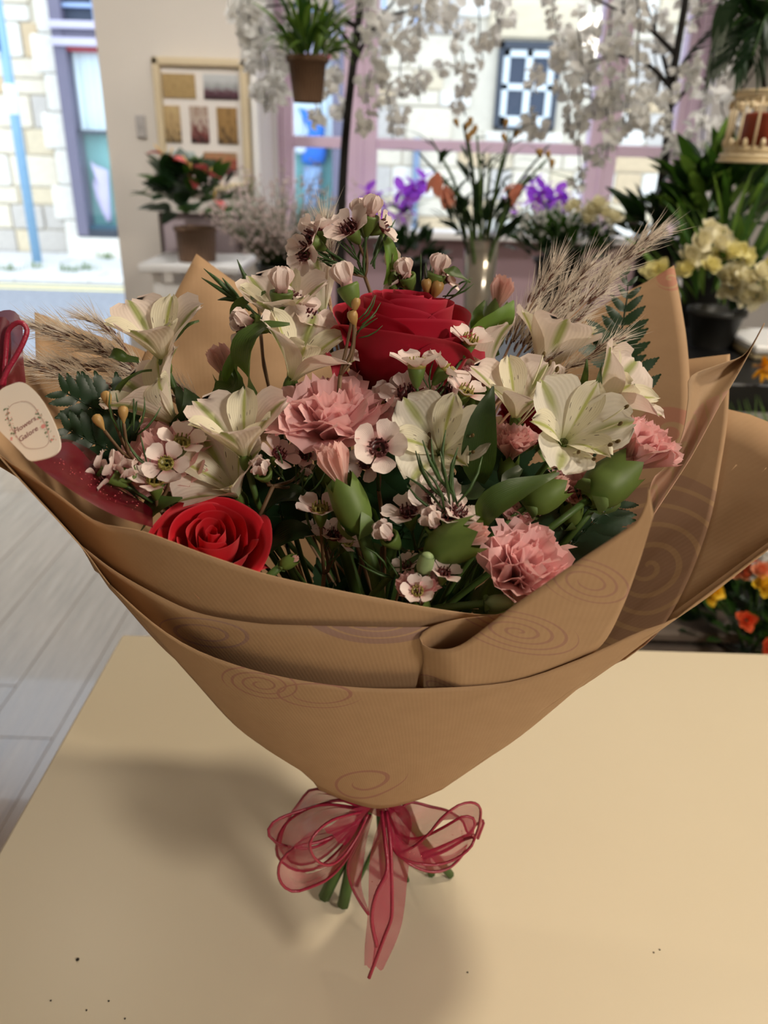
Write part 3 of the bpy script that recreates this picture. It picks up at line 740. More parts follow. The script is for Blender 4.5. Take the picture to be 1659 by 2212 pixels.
# ------------------------------------------------------------------ roses
def rose_petal(Rr, Hh, w, tuck, curl, lean=0.0, nu=19, nv=11):
    rows = []
    for j in range(nv):
        v = j / (nv - 1)
        wv = w * (0.35 + 0.65 * math.sin(math.pi * min(1, 0.12 + 0.52 * v)) ** 0.8)
        r = []
        for i in range(nu):
            u = -1 + 2 * i / (nu - 1)
            rad = Rr * (0.22 + 0.78 * math.sin(min(1.0, v * 1.25 + .03) * math.pi / 2) ** 0.75) * (1 + tuck * u)
            rad *= 1 - 0.10 * max(0, v - 0.55) / 0.45 * (1 if curl < 0.004 else 0.3)
            z = Hh * v * (1 - 0.03 * u * u * v - 0.20 * abs(u) ** 7 * v)
            c = max(0, (v - 0.72) / 0.28) ** 2
            edge = c * (0.55 + 0.45 * abs(u) ** 1.5)
            rad += curl * edge + lean * v * v
            z -= curl * 0.75 * edge + lean * 0.35 * v * v
            a = wv * u
            jit = 0.0008 * mnoise.noise(V((u * 2 + Rr * 300, v * 3, w * 7)))
            r.append(V(((rad + jit) * math.cos(a), (rad + jit) * math.sin(a), z + jit)))
        rows.append(r)
    return MB().grid(rows)
def rose_meshes(m, layers):
    out = []
    k = 0
    for li, (n, R_, Hh, w, tuck, curl, lean) in enumerate(layers):
        me = [rose_petal(R_ * (1 + .04 * q), Hh * (1 + .02 * q), w, tuck, curl * (1 + .4 * q), lean).mesh('petal', m) for q in range(2)]
        for i in range(n):
            out.append((me[i % 2], 2 * math.pi * i / n + li * 0.9 + 0.15 * math.sin(k * 2.7), 0.0)); k += 1
    return out
ROSE_L = [(2, .0040, .0490, 1.9, .30, 0, 0), (3, .0080, .0500, 1.55, .14, 0, 0), (3, .0124, .0500, 1.55, .11, .0006, 0), (3, .0168, .0495, 1.55, .09, .0012, 0), (3, .0212, .0480, 1.5, .075, .002, .0005), (4, .0254, .0455, 1.2, .06, .003, .001), (4, .0294, .0425, 1.15, .05, .0045, .002)]
def rose(label, cpx, Y, axis, size, m, spin=0, foot=None, extra=()):
    c = P(*cpx, Y); ax = cv(*axis)
    base = c - ax * 0.030 * size
    t = thing('red_rose', label, 'rose', frame(base, ax, spin))
    for me, a, dz in m: inst('petal', me, t, Matrix.Rotation(a + RND.uniform(-.12, .12), 4, 'Z') @ Matrix.Rotation(RND.uniform(-.02, .05), 4, 'Y') @ Matrix.Scale(size, 4))
    for me, a, tilt, s in extra: inst('petal', me, t, Matrix.Rotation(a, 4, 'Z') @ Matrix.Rotation(tilt, 4, 'Y') @ Matrix.Scale(s, 4))
    hip = MB().lathe([(.001, -.006), (.006, -.004), (.008, .002), (.009, .006), (.004, .010)], 12)
    obj('calyx', hip, M_calyx, t, world=False)
    sep = []
    for k in range(5):
        rows = [[V((.008 + .016 * v, (u - .5) * .007 * (1 - v) * 2, .004 - .018 * v + .002 * abs(u - .5))) for u in (0, .5, 1)] for v in (0, .3, .6, 1)]
        obj('sepal', MB().grid([[Matrix.Rotation(k * 1.2566, 4, 'Z') @ p for p in r] for r in rows]), M_calyx, t, world=False)
    stem(t, base, ax, 0.0046, None, foot)
    return t
rm1 = rose_meshes(M_rose, ROSE_L)
ROSE_S = [(2, .0045, .0470, 1.8, .28, 0, 0), (3, .0095, .0485, 1.5, .13, .0005, 0), (3, .0150, .0485, 1.45, .10, .0016, .0006), (4, .0212, .0465, 1.15, .08, .0035, .0015), (5, .0285, .0420, 1.0, .05, .0070, .004)]
rm2 = rose_meshes(M_rose2, ROSE_S)
rose('large crimson rose at the centre top of the bouquet', (872, 728), .425, (0.10, .88, .40), 1.2, rm1, 0.4, feet[0],
     extra=[(rose_petal(.0330, .036, .42, .02, .008, .004).mesh('petal', M_rose), 2.95, 0.10, 1.1), (rose_petal(.0300, .042, .55, .02, .010, .005).mesh('petal', M_rose), 0.15, 0.06, 1.14)])
rose('scarlet rose low at the front left, half behind the paper edge', (460, 1178), .325, (.16, .62, .76), .72, rm2, 1.3, feet[1])
rose('dark red rose mostly hidden behind the open white lilies on the right', (1150, 900), .465, (.1, .85, .4), .62, rm1, 0.2, None)
# ------------------------------------------------------------------ carnations
def carn_petal(L, width, a0, a1, ruff, seed, nu=15, nv=8):
    rnd = random.Random(seed); ph = rnd.uniform(0, 6)
    tooth = [rnd.uniform(-.5, 1) for _ in range(nu)]
    rows = []
    z, x = 0.0, 0.0
    pos = [(0.0, 0.0, a0)]
    for j in range(1, nv):
        v = j / (nv - 1)
        a = lerp(a0, a1, v ** 1.3)
        x += math.sin(a) * L / (nv - 1); z += math.cos(a) * L / (nv - 1)
        pos.append((x, z, a))
    for j in range(nv):
        v = j / (nv - 1); x, z, a = pos[j]; r = []
        wv = width * interp([(0, .10), (.3, .28), (.6, .72), (.85, 1), (1, 1.04)], v)
        for i in range(nu):
            u = -1 + 2 * i / (nu - 1)
            fan = -0.16 * L * u * u * v * v
            te = (tooth[i] * .06 + (.035 if i % 2 else -.035)) * L if j == nv - 1 else 0
            n = ruff * v * v * (math.sin(u * 5.2 + ph) + .5 * math.sin(u * 10.5 + ph * 2.1)) - 0.10 * width * u * u * v
            d = fan + te
            r.append(V((x + math.sin(a) * d + math.cos(a) * n, u * wv / 2 * 1.0, z + math.cos(a) * d - math.sin(a) * n)))
        rows.append(r)
    return MB().grid(rows)
CL = [(6, .034, .044, .35, 1.62, .0026), (5, .034, .043, .25, 1.30, .0028), (5, .034, .040, .18, .95, .0028), (5, .034, .034, .10, .60, .0026), (4, .033, .026, .04, .28, .0022)]
carn_me = [[carn_petal(L, w, a0, a1, ru, li * 10 + q).mesh('petal', M_carn) for q in range(3)] for li, (n, L, w, a0, a1, ru) in enumerate(CL)]
CS = [(5, .031, .036, .12, .95, .0022), (5, .031, .033, .08, .62, .0022), (5, .031, .029, .04, .36, .0022), (4, .030, .022, .02, .18, .0018)]
carns_me = [[carn_petal(L, w, a0, a1, ru, 50 + li * 10 + q).mesh('petal', M_carn) for q in range(3)] for li, (n, L, w, a0, a1, ru) in enumerate(CS)]
CB = [(5, .026, .016, .10, .26, .0012), (5, .025, .013, .05, .12, .0012)]
carnb_me = [[carn_petal(L, w, a0, a1, ru, 90 + li * 10 + q, 9, 7).mesh('petal', M_cpale) for q in range(2)] for li, (n, L, w, a0, a1, ru) in enumerate(CB)]
def calyx_mesh(L, r, m, teeth=True, nz=9, n=20):
    rows = []
    for j in range(nz):
        v = j / (nz - 1)
        rr = r * interp([(0, .30), (.08, .62), (.3, .95), (.6, 1.0), (.85, .92), (1, .84)], v)
        row = []
        for k in range(n):
            a = 2 * math.pi * k / n
            tooth = (abs(((k * 5 / n) % 1) - .5) * 2) if teeth else 0.5
            zz_ = L * v + (L * .24 * (1 - tooth) - L * .10 if v > .99 else 0)
            row.append(V((rr * math.cos(a), rr * math.sin(a), zz_)))
        rows.append(row)
    return MB().grid(rows, close=True).mesh('calyx', m)
cal_me = calyx_mesh(.026, .0088, M_calyx)
calp_me = calyx_mesh(.020, .0075, M_calyxp, False)
M_bract = mat('bract_green', (96, 120, 66), 0.5, 0.2, 90)
bract_me = MB().grid([[V((.0062 + .0035 * math.sin(v * 2.4), (u - .5) * .011 * (1 - v) ** .6, -.001 + .012 * v)) for u in (0, .5, 1)] for v in (0, .35, .7, 1)]).mesh('bract', M_bract)
def carnation(label, cpx, Y, axis, size, layers, defs, name='pink_carnation', spin=0, foot=None, headoff=.022, cal=True, squash=1.0, group=None):
    """cpx is the middle of the petal head; the head opens along axis from the top of the calyx"""
    c = P(*cpx, Y); ax = cv(*axis)
    base = c - ax * (headoff + .020) * size
    t = thing(name, label, 'carnation', frame(base, ax, spin), group)
    S = Matrix.Diagonal((size, size, size * squash, 1))
    for li, d in enumerate(defs):
        for i in range(d[0]):
            M = Matrix.Rotation(2 * math.pi * i / d[0] + li * .7 + RND.uniform(-.15, .15), 4, 'Z')
            inst('petal', layers[li][i % len(layers[li])], t, Matrix.Translation((0, 0, .018 * size)) @ M @ S @ Matrix.Scale(RND.uniform(.92, 1.06), 4))
    if cal:
        inst('calyx', cal_me, t, Matrix.Scale(size, 4))
        for k in range(4): inst('bract', bract_me, t, Matrix.Rotation(k * 1.571, 4, 'Z') @ Matrix.Scale(size, 4))
    stem(t, base, ax, 0.0032 if foot else 0.0020, M_stemg, foot)
    return t
carnation('large open pink carnation right below the crimson rose', (716, 905), .372, (0, .78, .50), 1.16, carn_me, CL, foot=feet[2], headoff=.016)
carnation('half open pale pink carnation bud pointing up, front centre below the large pink bloom', (718, 990), .335, (-.36, .92, .18), 1.0, carnb_me, CB, headoff=.018, foot=feet[3])
carnation('pink carnation on the right beside the pointed paper wing', (1382, 970), .39, (.46, .72, .40), 1.08, carns_me, CS, headoff=.016)
carnation('open pink carnation low at the front, above the folded paper flap', (1122, 1240), .312, (.24, .52, .80), 1.18, carns_me, CS, foot=feet[4], headoff=.014, spin=.5)
carnation('peach pink carnation bud at the back, right of the crimson rose', (1082, 628), .52, (.22, .93, .1), 1.0, carnb_me, CB, headoff=.016)
carnation('pink carnation at the left behind the waxflowers, above the burgundy ribbon', (362, 1000), .37, (-.2, .7, .65), 1.0, carn_me, CL, headoff=.014)
carnation('pink carnation showing in shade under the right open white lily', (1238, 1062), .39, (-.1, .6, .6), .76, carns_me, CS, headoff=.014)
carnation('pink carnation glimpsed behind the upright leaf in the middle', (1105, 965), .40, (.05, .8, .5), .72, carns_me, CS, headoff=.014)
carnation('small pink carnation bud at the upper left behind dark leaves', (474, 778), .435, (-.35, .9, .2), .9, carnb_me, CB, headoff=.016)
carnation('pink carnation half hidden at the rim behind the front paper edge', (905, 1282), .30, (-.1, .8, .55), .55, carns_me, CS, headoff=.012)
carnation('small pink carnation petals just above the low front carnation', (1118, 1128), .365, (.1, .85, .4), .55, carns_me, CS, headoff=.012)
carnation('peach carnation in shadow behind the white petals right of the rose', (1030, 820), .45, (.0, .8, .5), .8, carns_me, CS, headoff=.014)
def bud(label, apx, bpx, Ya, Yb, m, tip=True, rscale=1.0):
    a, b = P(*apx, Ya), P(*bpx, Yb)
    ax = (b - a); L = ax.length
    t = thing('carnation_bud', label, 'flower bud', frame(a, ax))
    s = L / .030
    inst('calyx', cal_me if tip else calp_me, t, Matrix.Diagonal((s * rscale, s * rscale, s * (1.0 if tip else 1.45), 1)))
    if tip:
        for i in range(5): inst('petal', carnb_me[1][i % 2], t, Matrix.Translation((0, 0, .010 * s)) @ Matrix.Rotation(i * 1.257, 4, 'Z') @ Matrix.Diagonal((s * .8, s * .8, s * .84, 1)))
    else:
        obj('tip', MB().ball((0, 0, .0285 * s), (.0056 * s * rscale, .0056 * s * rscale, .006 * s), 10, 6), M_calyxp, t, world=False)
    for k in range(4): inst('bract', bract_me, t, Matrix.Rotation(k * 1.571 + .4, 4, 'Z') @ Matrix.Diagonal((s * rscale * .8, s * rscale * .8, s * .5, 1)))
    stem(t, a, ax, 0.0019)
    return t
bud('large green carnation bud with pink tip pointing right at the front', (921, 1196), (1046, 1147), .315, .31, M_calyx, rscale=1.15)
bud('green carnation bud below the right open white lily, pink tip up', (1135, 1098), (1222, 1038), .36, .365, M_calyx, rscale=1.25)
bud('green bud supporting the right pink carnation', (1268, 1080), (1368, 1000), .37, .385, M_calyx, rscale=1.25)
bud('small round pale green bud at the front left of the large green bud', (912, 1240), (924, 1200), .30, .30, M_calyxp, tip=False, rscale=1.6)
bud('small dark green bud at the paper rim below the low front carnation', (1046, 1304), (1104, 1300), .295, .295, M_calyx, tip=False, rscale=1.3)
bud('tiny pink tipped bud low behind the paper edge, left of centre', (606, 1224), (642, 1204), .315, .315, M_calyx, rscale=1.2)
# ------------------------------------------------------------------ alstroemeria
def tepal(L, width, prof, a0, a1, cup, ruff, seed, nu=9, nv=13, pw=1.0):
    rnd = random.Random(seed); ph = rnd.uniform(0, 6)
    rows = []; x = z = 0.0
    for j in range(nv):
        v = j / (nv - 1); a = lerp(a0, a1, v ** pw)
        if j: x += math.sin(a) * L / (nv - 1); z += math.cos(a) * L / (nv - 1)
        wv = width * interp(prof, v); r = []
        for i in range(nu):
            u = -1 + 2 * i / (nu - 1)
            n = -cup * wv * u * u + ruff * v * v * math.sin(u * 4 + v * 5 + ph)
            n += 0.0006 * abs(math.cos(u * math.pi)) * (1 if v > .1 else 0)
            d = (-0.10 * L * (1 - abs(u)) * 0 + (0.028 * L * math.sin(i * 2.3 + seed) if j >= nv - 2 else 0))
            r.append(V((x + math.cos(a) * n + math.sin(a) * d, u * wv / 2, z - math.sin(a) * n + math.cos(a) * d)))
        rows.append(r)
    return MB().grid(rows)
PO = [(0, .12), (.18, .24), (.38, .62), (.58, .90), (.75, 1.0), (.87, .96), (.95, .74), (1, .36)]
PI = [(0, .12), (.2, .26), (.5, .70), (.7, .95), (.85, .85), (.95, .5), (1, .12)]
def als_set(a0, a1, m1, m2, seed):
    o = [tepal(.050, .037, PO, a0, a1, .20, .0016, seed + q).mesh('outer_petal', m1) for q in range(3)]
    i = [tepal(.049, .022, PI, a0 * .8, a1 * .92, .22, .0010, seed + 5 + q).mesh('inner_petal', m2) for q in range(3)]
    return o, i
AS = {'closed': als_set(.22, .30, M_alsL, M_alsI, 1), 'half': als_set(.28, 1.02, M_alsL, M_alsI, 21), 'open': als_set(.30, 1.15, M_alsO, M_alsI, 41)}
fil_pts = [(.001 * i, 0, 0) for i in range(2)]
def stamen_mesh(k):
    L = .040 + .004 * (k % 3)
    pts = [V((.003 + .010 * t * t + .004 * math.sin(t * 3), .002 * math.sin(k + t * 3), L * t)) for t in [i / 7 for i in range(8)]]
    mb = MB().tube(pts, [.00055] * 7 + [.0004], 5, 0)
    mb.ball(pts[-1] + V((.0008, 0, 0)), (.0013, .0011, .0024), 6, 5, 1)
    return mb.mesh('stamen', [M_fil, M_anther])
st_me = [stamen_mesh(k) for k in range(3)]
ov_me = MB().lathe([(.0012, -.006), (.0034, -.004), (.0042, 0), (.0040, .004), (.0022, .008)], 10).mesh('ovary', M_calyx)
als_t = []
def alstro(label, bpx, Y, axis, size, kind, spin=0.0, stam=False, foot=None, r=.0017):
    b = P(*bpx, Y); ax = cv(*axis)
    t = thing('white_alstroemeria', label, 'alstroemeria', frame(b, ax, spin))
    o, i_ = AS[kind]
    S = Matrix.Scale(size, 4)
    for k in range(3):
        inst('outer_petal', o[k], t, Matrix.Rotation(k * 2.094 + RND.uniform(-.1, .1), 4, 'Z') @ Matrix.Rotation(RND.uniform(-.06, .1), 4, 'Y') @ S)
        inst('inner_petal', i_[k], t, Matrix.Rotation(k * 2.094 + 1.047 + RND.uniform(-.1, .1), 4, 'Z') @ Matrix.Rotation(RND.uniform(-.06, .06), 4, 'Y') @ S @ Matrix.Scale(.97, 4))
    inst('ovary', ov_me, t, S)
    if stam:
        for k in range(6): inst('stamen', st_me[k % 3], t, Matrix.Rotation(-1.9 + k * .42, 4, 'Z') @ Matrix.Rotation(.18 + .1 * (k % 2), 4, 'Y') @ S)
    stem(t, b, ax, r, None, foot)
    als_t.append(t)
    return t
a1 = alstro('white alstroemeria standing highest on the left, pink tinged petals', (358, 792), .40, (-.06, .76, .62), .80, 'half', .35, foot=feet[5])
a2 = alstro('cream alstroemeria just below the highest left bloom, turned left', (388, 925), .385, (-.50, .70, .50), .88, 'half', .9)
a3 = alstro('cream alstroemeria left of the large pink carnation, side view', (532, 1000), .35, (-.05, .78, .58), .78, 'half', .5)
a4 = alstro('shaded pale alstroemeria behind the scarlet rose', (522, 1080), .362, (-.25, .60, .72), .84, 'half', .1)
a5 = alstro('cream alstroemeria left of the crimson rose, opening to the right', (625, 835), .395, (.36, .78, .50), .86, 'half', 1.1, foot=feet[6])
a6 = alstro('cream alstroemeria behind, upper left of the crimson rose', (618, 728), .43, (-.05, .78, .60), .80, 'half', .3)
a7 = alstro('open white alstroemeria facing front with stamens hanging left, below the rose', (952, 985), .368, (-.12, .30, .92), .76, 'open', 0.15, True)
a8 = alstro('open white alstroemeria facing front with brown anthers, right of centre', (1210, 965), .376, (.12, .34, .90), .82, 'open', 0.1, True)
a9 = alstro('white alstroemeria under the feather grass, upright with anthers', (1112, 915), .405, (.02, .82, .56), .80, 'half', .7, True)
a10 = alstro('white alstroemeria at the right turned toward the fern', (1258, 890), .43, (.70, .50, .50), .92, 'half', .5)
a11 = alstro('white alstroemeria petals behind, right of the crimson rose', (1052, 832), .45, (-.30, .92, .2), .86, 'half', .2)
a12 = alstro('white alstroemeria at the foot of the feather grass', (1165, 826), .455, (.30, .93, .15), .95, 'half', 1.4)
a13 = alstro('small white alstroemeria peeping up behind the left of the rose', (700, 690), .46, (-.25, .96, .1), .72, 'closed', .1)
# alstroemeria leaves; each belongs to one of the stems above
def leaf(parent, path, widths, normal, m=None, fold=.18, twist=0.0, name='leaf', nv=14):
    pts = crom([P(x, y, Y) for x, y, Y in path], nv)
    n0 = cv(*normal)
    rows = []
    for j, p in enumerate(pts):
        t = (pts[min(j + 1, nv - 1)] - pts[max(j - 1, 0)]).normalized()
        n = Matrix.Rotation(twist * (j / (nv - 1) - .5), 3, t) @ n0
        s = t.cross(n).normalized(); n = s.cross(t)
        k = j / (nv - 1)
        w = interp([(i / (len(widths) - 1), w) for i, w in enumerate(widths)], k) * mpp(p)
        rows.append([p + s * (w / 2 * u) + n * (fold * w * abs(u) ** 1.4 + .0006 * math.sin(k * 9 + u * 2)) for u in (-1, -.7, -.35, 0, .35, .7, 1)])
    return obj(name, MB().grid(rows), m or M_leaf, parent)
leaf(a7, [(1032, 1040, .352), (1036, 970, .345), (1046, 900, .345), (1066, 834, .352)], (30, 62, 76, 74, 60, 34, 3), (-.15, .15, 1), M_leafd)
leaf(a8, [(1034, 1140, .325), (1060, 1098, .322), (1120, 1060, .325), (1208, 1022, .335)], (20, 64, 70, 64, 48, 26, 3), (-.2, .55, .8))
leaf(a5, [(556, 850, .385), (538, 800, .375), (540, 745, .372), (572, 712, .378), (626, 700, .385)], (24, 66, 84, 74, 44, 3), (-.5, .35, .8), fold=.25)
leaf(a5, [(520, 850, .40), (505, 820, .395), (505, 780, .39), (516, 744, .392)], (16, 40, 46, 30, 3), (-.2, .2, 1))
leaf(a3, [(440, 880, .395), (478, 862, .388), (508, 835, .388), (508, 795, .392)], (20, 50, 66, 44, 3), (.1, .5, .8), fold=.3)
leaf(a3, [(430, 1000, .39), (410, 940, .385), (418, 885, .382), (400, 838, .388)], (36, 84, 90, 56, 4), (.3, .2, .9), M_leafd)
leaf(a3, [(470, 985, .388), (455, 930, .382), (470, 890, .38), (540, 868, .388)], (30, 70, 66, 40, 3), (.2, .4, .8), M_leafd)
leaf(a4, [(310, 1140, .335), (322, 1115, .33), (348, 1090, .328), (394, 1076, .335)], (24, 60, 66, 40, 3), (-.2, .5, .8))
leaf(a6, [(516, 720, .43), (512, 690, .425), (530, 655, .425), (574, 630, .43)], (18, 42, 46, 30, 3), (-.4, .4, .8))
leaf(a1, [(372, 745, .415), (392, 718, .41), (412, 700, .41), (430, 693, .412)], (8, 22, 22, 14, 2), (.1, .5, .8))
leaf(a1, [(300, 780, .40), (270, 775, .395), (248, 765, .395), (236, 772, .40)], (14, 26, 28, 20, 3), (-.2, .4, .9))
leaf(a1, [(240, 885, .39), (262, 836, .385), (300, 805, .385), (328, 800, .39)], (10, 16, 16, 12, 3), (-.3, .3, .9))
leaf(a1, [(384, 835, .40), (394, 870, .395), (410, 905, .39), (432, 950, .39)], (10, 26, 34, 26, 6), (.2, .2, 1), M_leafd)
leaf(a10, [(1252, 905, .42), (1256, 860, .412), (1264, 820, .41), (1268, 776, .415)], (10, 24, 26, 18, 2), (-.6, .1, .8))
leaf(a10, [(1276, 900, .418), (1284, 862, .41), (1292, 825, .41), (1300, 785, .414)], (8, 20, 22, 14, 2), (.5, .1, .8))
leaf(a10, [(1215, 930, .42), (1262, 912, .41), (1310, 905, .41), (1356, 880, .415)], (20, 40, 46, 34, 4), (.1, .6, .7), M_leafd)
leaf(a13, [(832, 615, .47), (842, 580, .465), (840, 540, .465), (826, 490, .47)], (12, 34, 36, 24, 4), (.5, .2, .8), M_lgreen)
leaf(a13, [(880, 625, .475), (868, 596, .47), (850, 568, .47), (838, 548, .474)], (12, 34, 40, 26, 4), (-.3, .3, .9), M_lgreen)
leaf(a13, [(958, 580, .462), (972, 586, .458), (990, 596, .458), (1016, 610, .46)], (6, 26, 28, 16, 2), (0, .5, .8))
leaf(a11, [(1000, 765, .46), (1040, 735, .455), (1085, 690, .455), (1110, 650, .462)], (24, 60, 66, 44, 4), (.2, .3, .9), M_lgreen)
leaf(a11, [(1072, 770, .47), (1040, 720, .465), (1032, 680, .465), (1048, 650, .47)], (14, 40, 44, 26, 4), (-.2, .3, .9))
leaf(a8, [(1040, 1050, .37), (1010, 1070, .365), (975, 1062, .36), (935, 1050, .365)], (24, 50, 56, 40, 4), (0, .6, .7), M_leafd)
leaf(a8, [(1125, 1010, .38), (1100, 1040, .372), (1130, 1065, .37), (1160, 1075, .372)], (14, 36, 40, 26, 4), (0, .6, .7), M_leafd)
leaf(a4, [(560, 1120, .37), (600, 1080, .36), (640, 1070, .355), (690, 1085, .36)], (24, 60, 66, 50, 4), (0, .6, .7), M_leafd)
leaf(a4, [(560, 1200, .36), (600, 1175, .35), (640, 1150, .345), (690, 1150, .35)], (24, 80, 90, 60, 4), (0, .6, .7), M_leafd)
leaf(a9, [(1060, 920, .41), (1045, 880, .405), (1030, 850, .405), (1000, 838, .41)], (12, 30, 34, 22, 3), (-.2, .4, .8))
# closed green bud on top of the rose
bb = thing('alstroemeria_bud', 'small striped green alstroemeria bud on top of the crimson rose', 'flower bud', frame(P(850, 612, .465), cv(-.05, 1, .1)))
for k in range(6): inst('petal', tepal(.020, .010, PI, .28, -.35, .25, 0, k, pw=.6).mesh('petal', M_alsL), bb, Matrix.Rotation(k * 1.047, 4, 'Z'))
inst('ovary', ov_me, bb, Matrix.Scale(.8, 4)); stem(bb, P(850, 612, .465), cv(-.05, 1, .1), .0014)
# ------------------------------------------------------------------ waxflower sprigs
def wax_petal(): 
    rows = []
    for j in range(6):
        v = j / 5
        w = .0092 * interp([(0, .25), (.3, .75), (.6, 1), (.85, .85), (1, .35)], v)
        rows.append([V((.0030 + .0078 * v, u * w / 2, .0016 * math.sin(v * 2.2) + .0016 * v * v + .0012 * u * u)) for u in (-1, -.5, 0, .5, 1)])
    return MB().grid(rows).mesh('petal', M_wax)
wp_me = wax_petal()
def wax_centre(m):
    mb = MB().lathe([(.0008, -.0004), (.0022, -.0008), (.0034, .0004), (.0038, .0016), (.0034, .0020), (.0024, .0008)], 12)
    for k in range(10):
        a = k * .628; mb.tube([(.0034 * math.cos(a), .0034 * math.sin(a), .0015), (.0030 * math.cos(a), .0030 * math.sin(a), .0040)], [.0003, .0004], 4)
    mb.tube([(0, 0, 0), (.0003, 0, .0045)], .0003, 4)
    return mb.mesh('centre', m)
wc_me = [wax_centre(M_waxc), wax_centre(M_waxg)]
wcal_me = MB().lathe([(.0006, -.0075), (.0014, -.0065), (.0028, -.0030), (.0034, 0), (.0030, .0004)], 10).mesh('calyx', M_calyx)
wcup_me = MB().lathe([(.0006, -.0085), (.0016, -.0072), (.0034, -.0035), (.0044, 0), (.0042, .0012), (.0030, .0004)], 12).mesh('flower', M_calyx)
def wax_cluster(parent, p, ax, s, kind):
    M = MW[parent.name].inverted() @ frame(p, ax, RND.uniform(0, 6))
    f = link(bpy.data.objects.new('flower', wcup_me if kind == 'c' else wc_me[0] if kind != 'g' else wc_me[1]), parent, M @ Matrix.Scale(s, 4))
    if kind in 'og':
        for k in range(5): inst('petal', wp_me, f, Matrix.Rotation(k * 1.2566 + RND.uniform(-.1, .1), 4, 'Z') @ Matrix.Rotation(RND.uniform(-.25, .12), 4, 'Y'))
    elif kind == 'c':   # half closed, petals cupped over the centre
        for k in range(5): inst('petal', wp_me, f, Matrix.Rotation(k * 1.2566, 4, 'Z') @ Matrix.Translation((.0012, 0, -.0022)) @ Matrix.Rotation(-1.12, 4, 'Y') @ Matrix.Diagonal((1, 1.1, 1.3, 1)))
    if kind != 'c': inst('calyx', wcal_me, f)
    return f
tanb_me = MB().lathe([(.0005, -.0065), (.0012, -.0045), (.0024, -.002), (.0030, .0005), (.0026, .0026), (.0010, .0036)], 12).mesh('bud', M_budtan)
needle_me = MB().tube([(0, 0, 0), (.004, 0, .008), (.005, 0, .016), (.004, 0, .024)], [.0004, .0008, .0007, .0002], 5).mesh('needle_leaf', M_needle)
def sprig(label, root, flowers, needles=(), rY=None, group=None, woody=False):
    """root: (px, py, Y) fork of the twig; flowers: (px, py, Y, facing, size, kind)"""
    r = P(*root)
    t = thing('waxflower_sprig', label, 'waxflower', r, group)
    mean = V()
    for (x, y, Y, fc, s, kd) in flowers:
        p = P(x, y, Y); ax = cv(*fc)
        mean += p - r
        base = p - ax * .0065 * s
        m1 = r.lerp(base, .55) - ax * .006
        obj('twig', MB().tube(crom([r, m1, base], 7), [.0009, .0009, .0009, .0008, .0008, .0008, .0009], 5), M_twig if (woody or RND.random() < .4) else M_needle, t)
        if kd == 'b': inst('bud', tanb_me, t, MW[t.name].inverted() @ frame(p, ax) @ Matrix.Scale(s, 4))
        else: wax_cluster(t, p, ax, s, kd)
    for (x, y, Y, dx, dy, s) in needles:
        for q in range(3):
            inst('needle_leaf', needle_me, t, MW[t.name].inverted() @ frame(P(x + q * 4 - 4, y + q * 5, Y), cv(dx + RND.uniform(-.35, .35), dy, RND.uniform(-.2, .4)), RND.uniform(0, 6)) @ Matrix.Scale(s * .62, 4))
    stem(t, r, mean.normalized() if mean.length else UP, .0011, M_twig)
    return t
sprig('waxflower sprig standing highest above the rose, two white pink blooms', (788, 598, .455), [(672, 520, .45, (-.75, .30, .55), 1.35, 'o'), (660, 548, .452, (-.6, -.35, .6), 1.1, 'o'), (694, 498, .456, (-.1, .8, .4), 1.1, 'o'), (758, 498, .45, (-.45, .45, .75), 1.35, 'o'), (798, 470, .455, (.2, .8, .5), 1.25, 'c'), (822, 492, .46, (.8, .3, .3), 1.1, 'o'), (782, 476, .462, (-.2, .9, .2), 1.2, 'c')],
      [(770, 585, .455, -.9, .35, 1.5), (775, 560, .455, -.5, .8, 1.3), (805, 570, .455, .45, .9, 2.0), (720, 560, .452, -.8, .5, 1.2), (755, 585, .452, -.95, .2, 1.3)])
sprig('waxflower sprig with two budded heads left of the crimson rose', (618, 730, .415), [(545, 700, .405, (-.75, .2, .6), 1.25, 'c'), (530, 712, .402, (-.8, -.4, .5), 1.0, 'o'), (608, 636, .415, (.05, .85, .45), 1.45, 'c'), (636, 650, .425, (.5, .7, .3), 1.1, 'o'), (668, 690, .42, (.4, .5, .6), 1.2, 'o'), (690, 720, .43, (.2, .5, .7), 1.1, 'g')], [(590, 715, .412, -.6, .7, 1.1), (636, 720, .412, .3, .9, 1.1)])
sprig('waxflower twig with a pink bud crossing in front of the crimson rose', (735, 810, .375), [(752, 622, .385, (-.35, .9, .3), 1.3, 'c'), (768, 655, .382, (.2, .8, .5), .8, 'b'), (762, 684, .382, (-.2, .8, .5), .9, 'b')], [(778, 690, .385, .5, .8, 1.0), (770, 720, .382, .7, .5, .9)], woody=True)
sprig('waxflower sprig on the right shoulder of the crimson rose', (910, 640, .462), [(880, 600, .462, (-.3, .7, .6), 1.2, 'c'), (864, 606, .464, (-.7, .5, .5), 1.0, 'o'), (942, 596, .462, (.25, .85, .4), 1.3, 'c'), (960, 602, .466, (.8, .4, .3), 1.0, 'o'), (944, 622, .458, (.3, .7, .6), 1.25, 'b'), (922, 616, .459, (-.1, .8, .6), 1.1, 'b')], [(912, 612, .46, 0, 1, 1.1), (930, 618, .46, .2, 1, .9), (960, 640, .462, .8, .5, 1.3)])
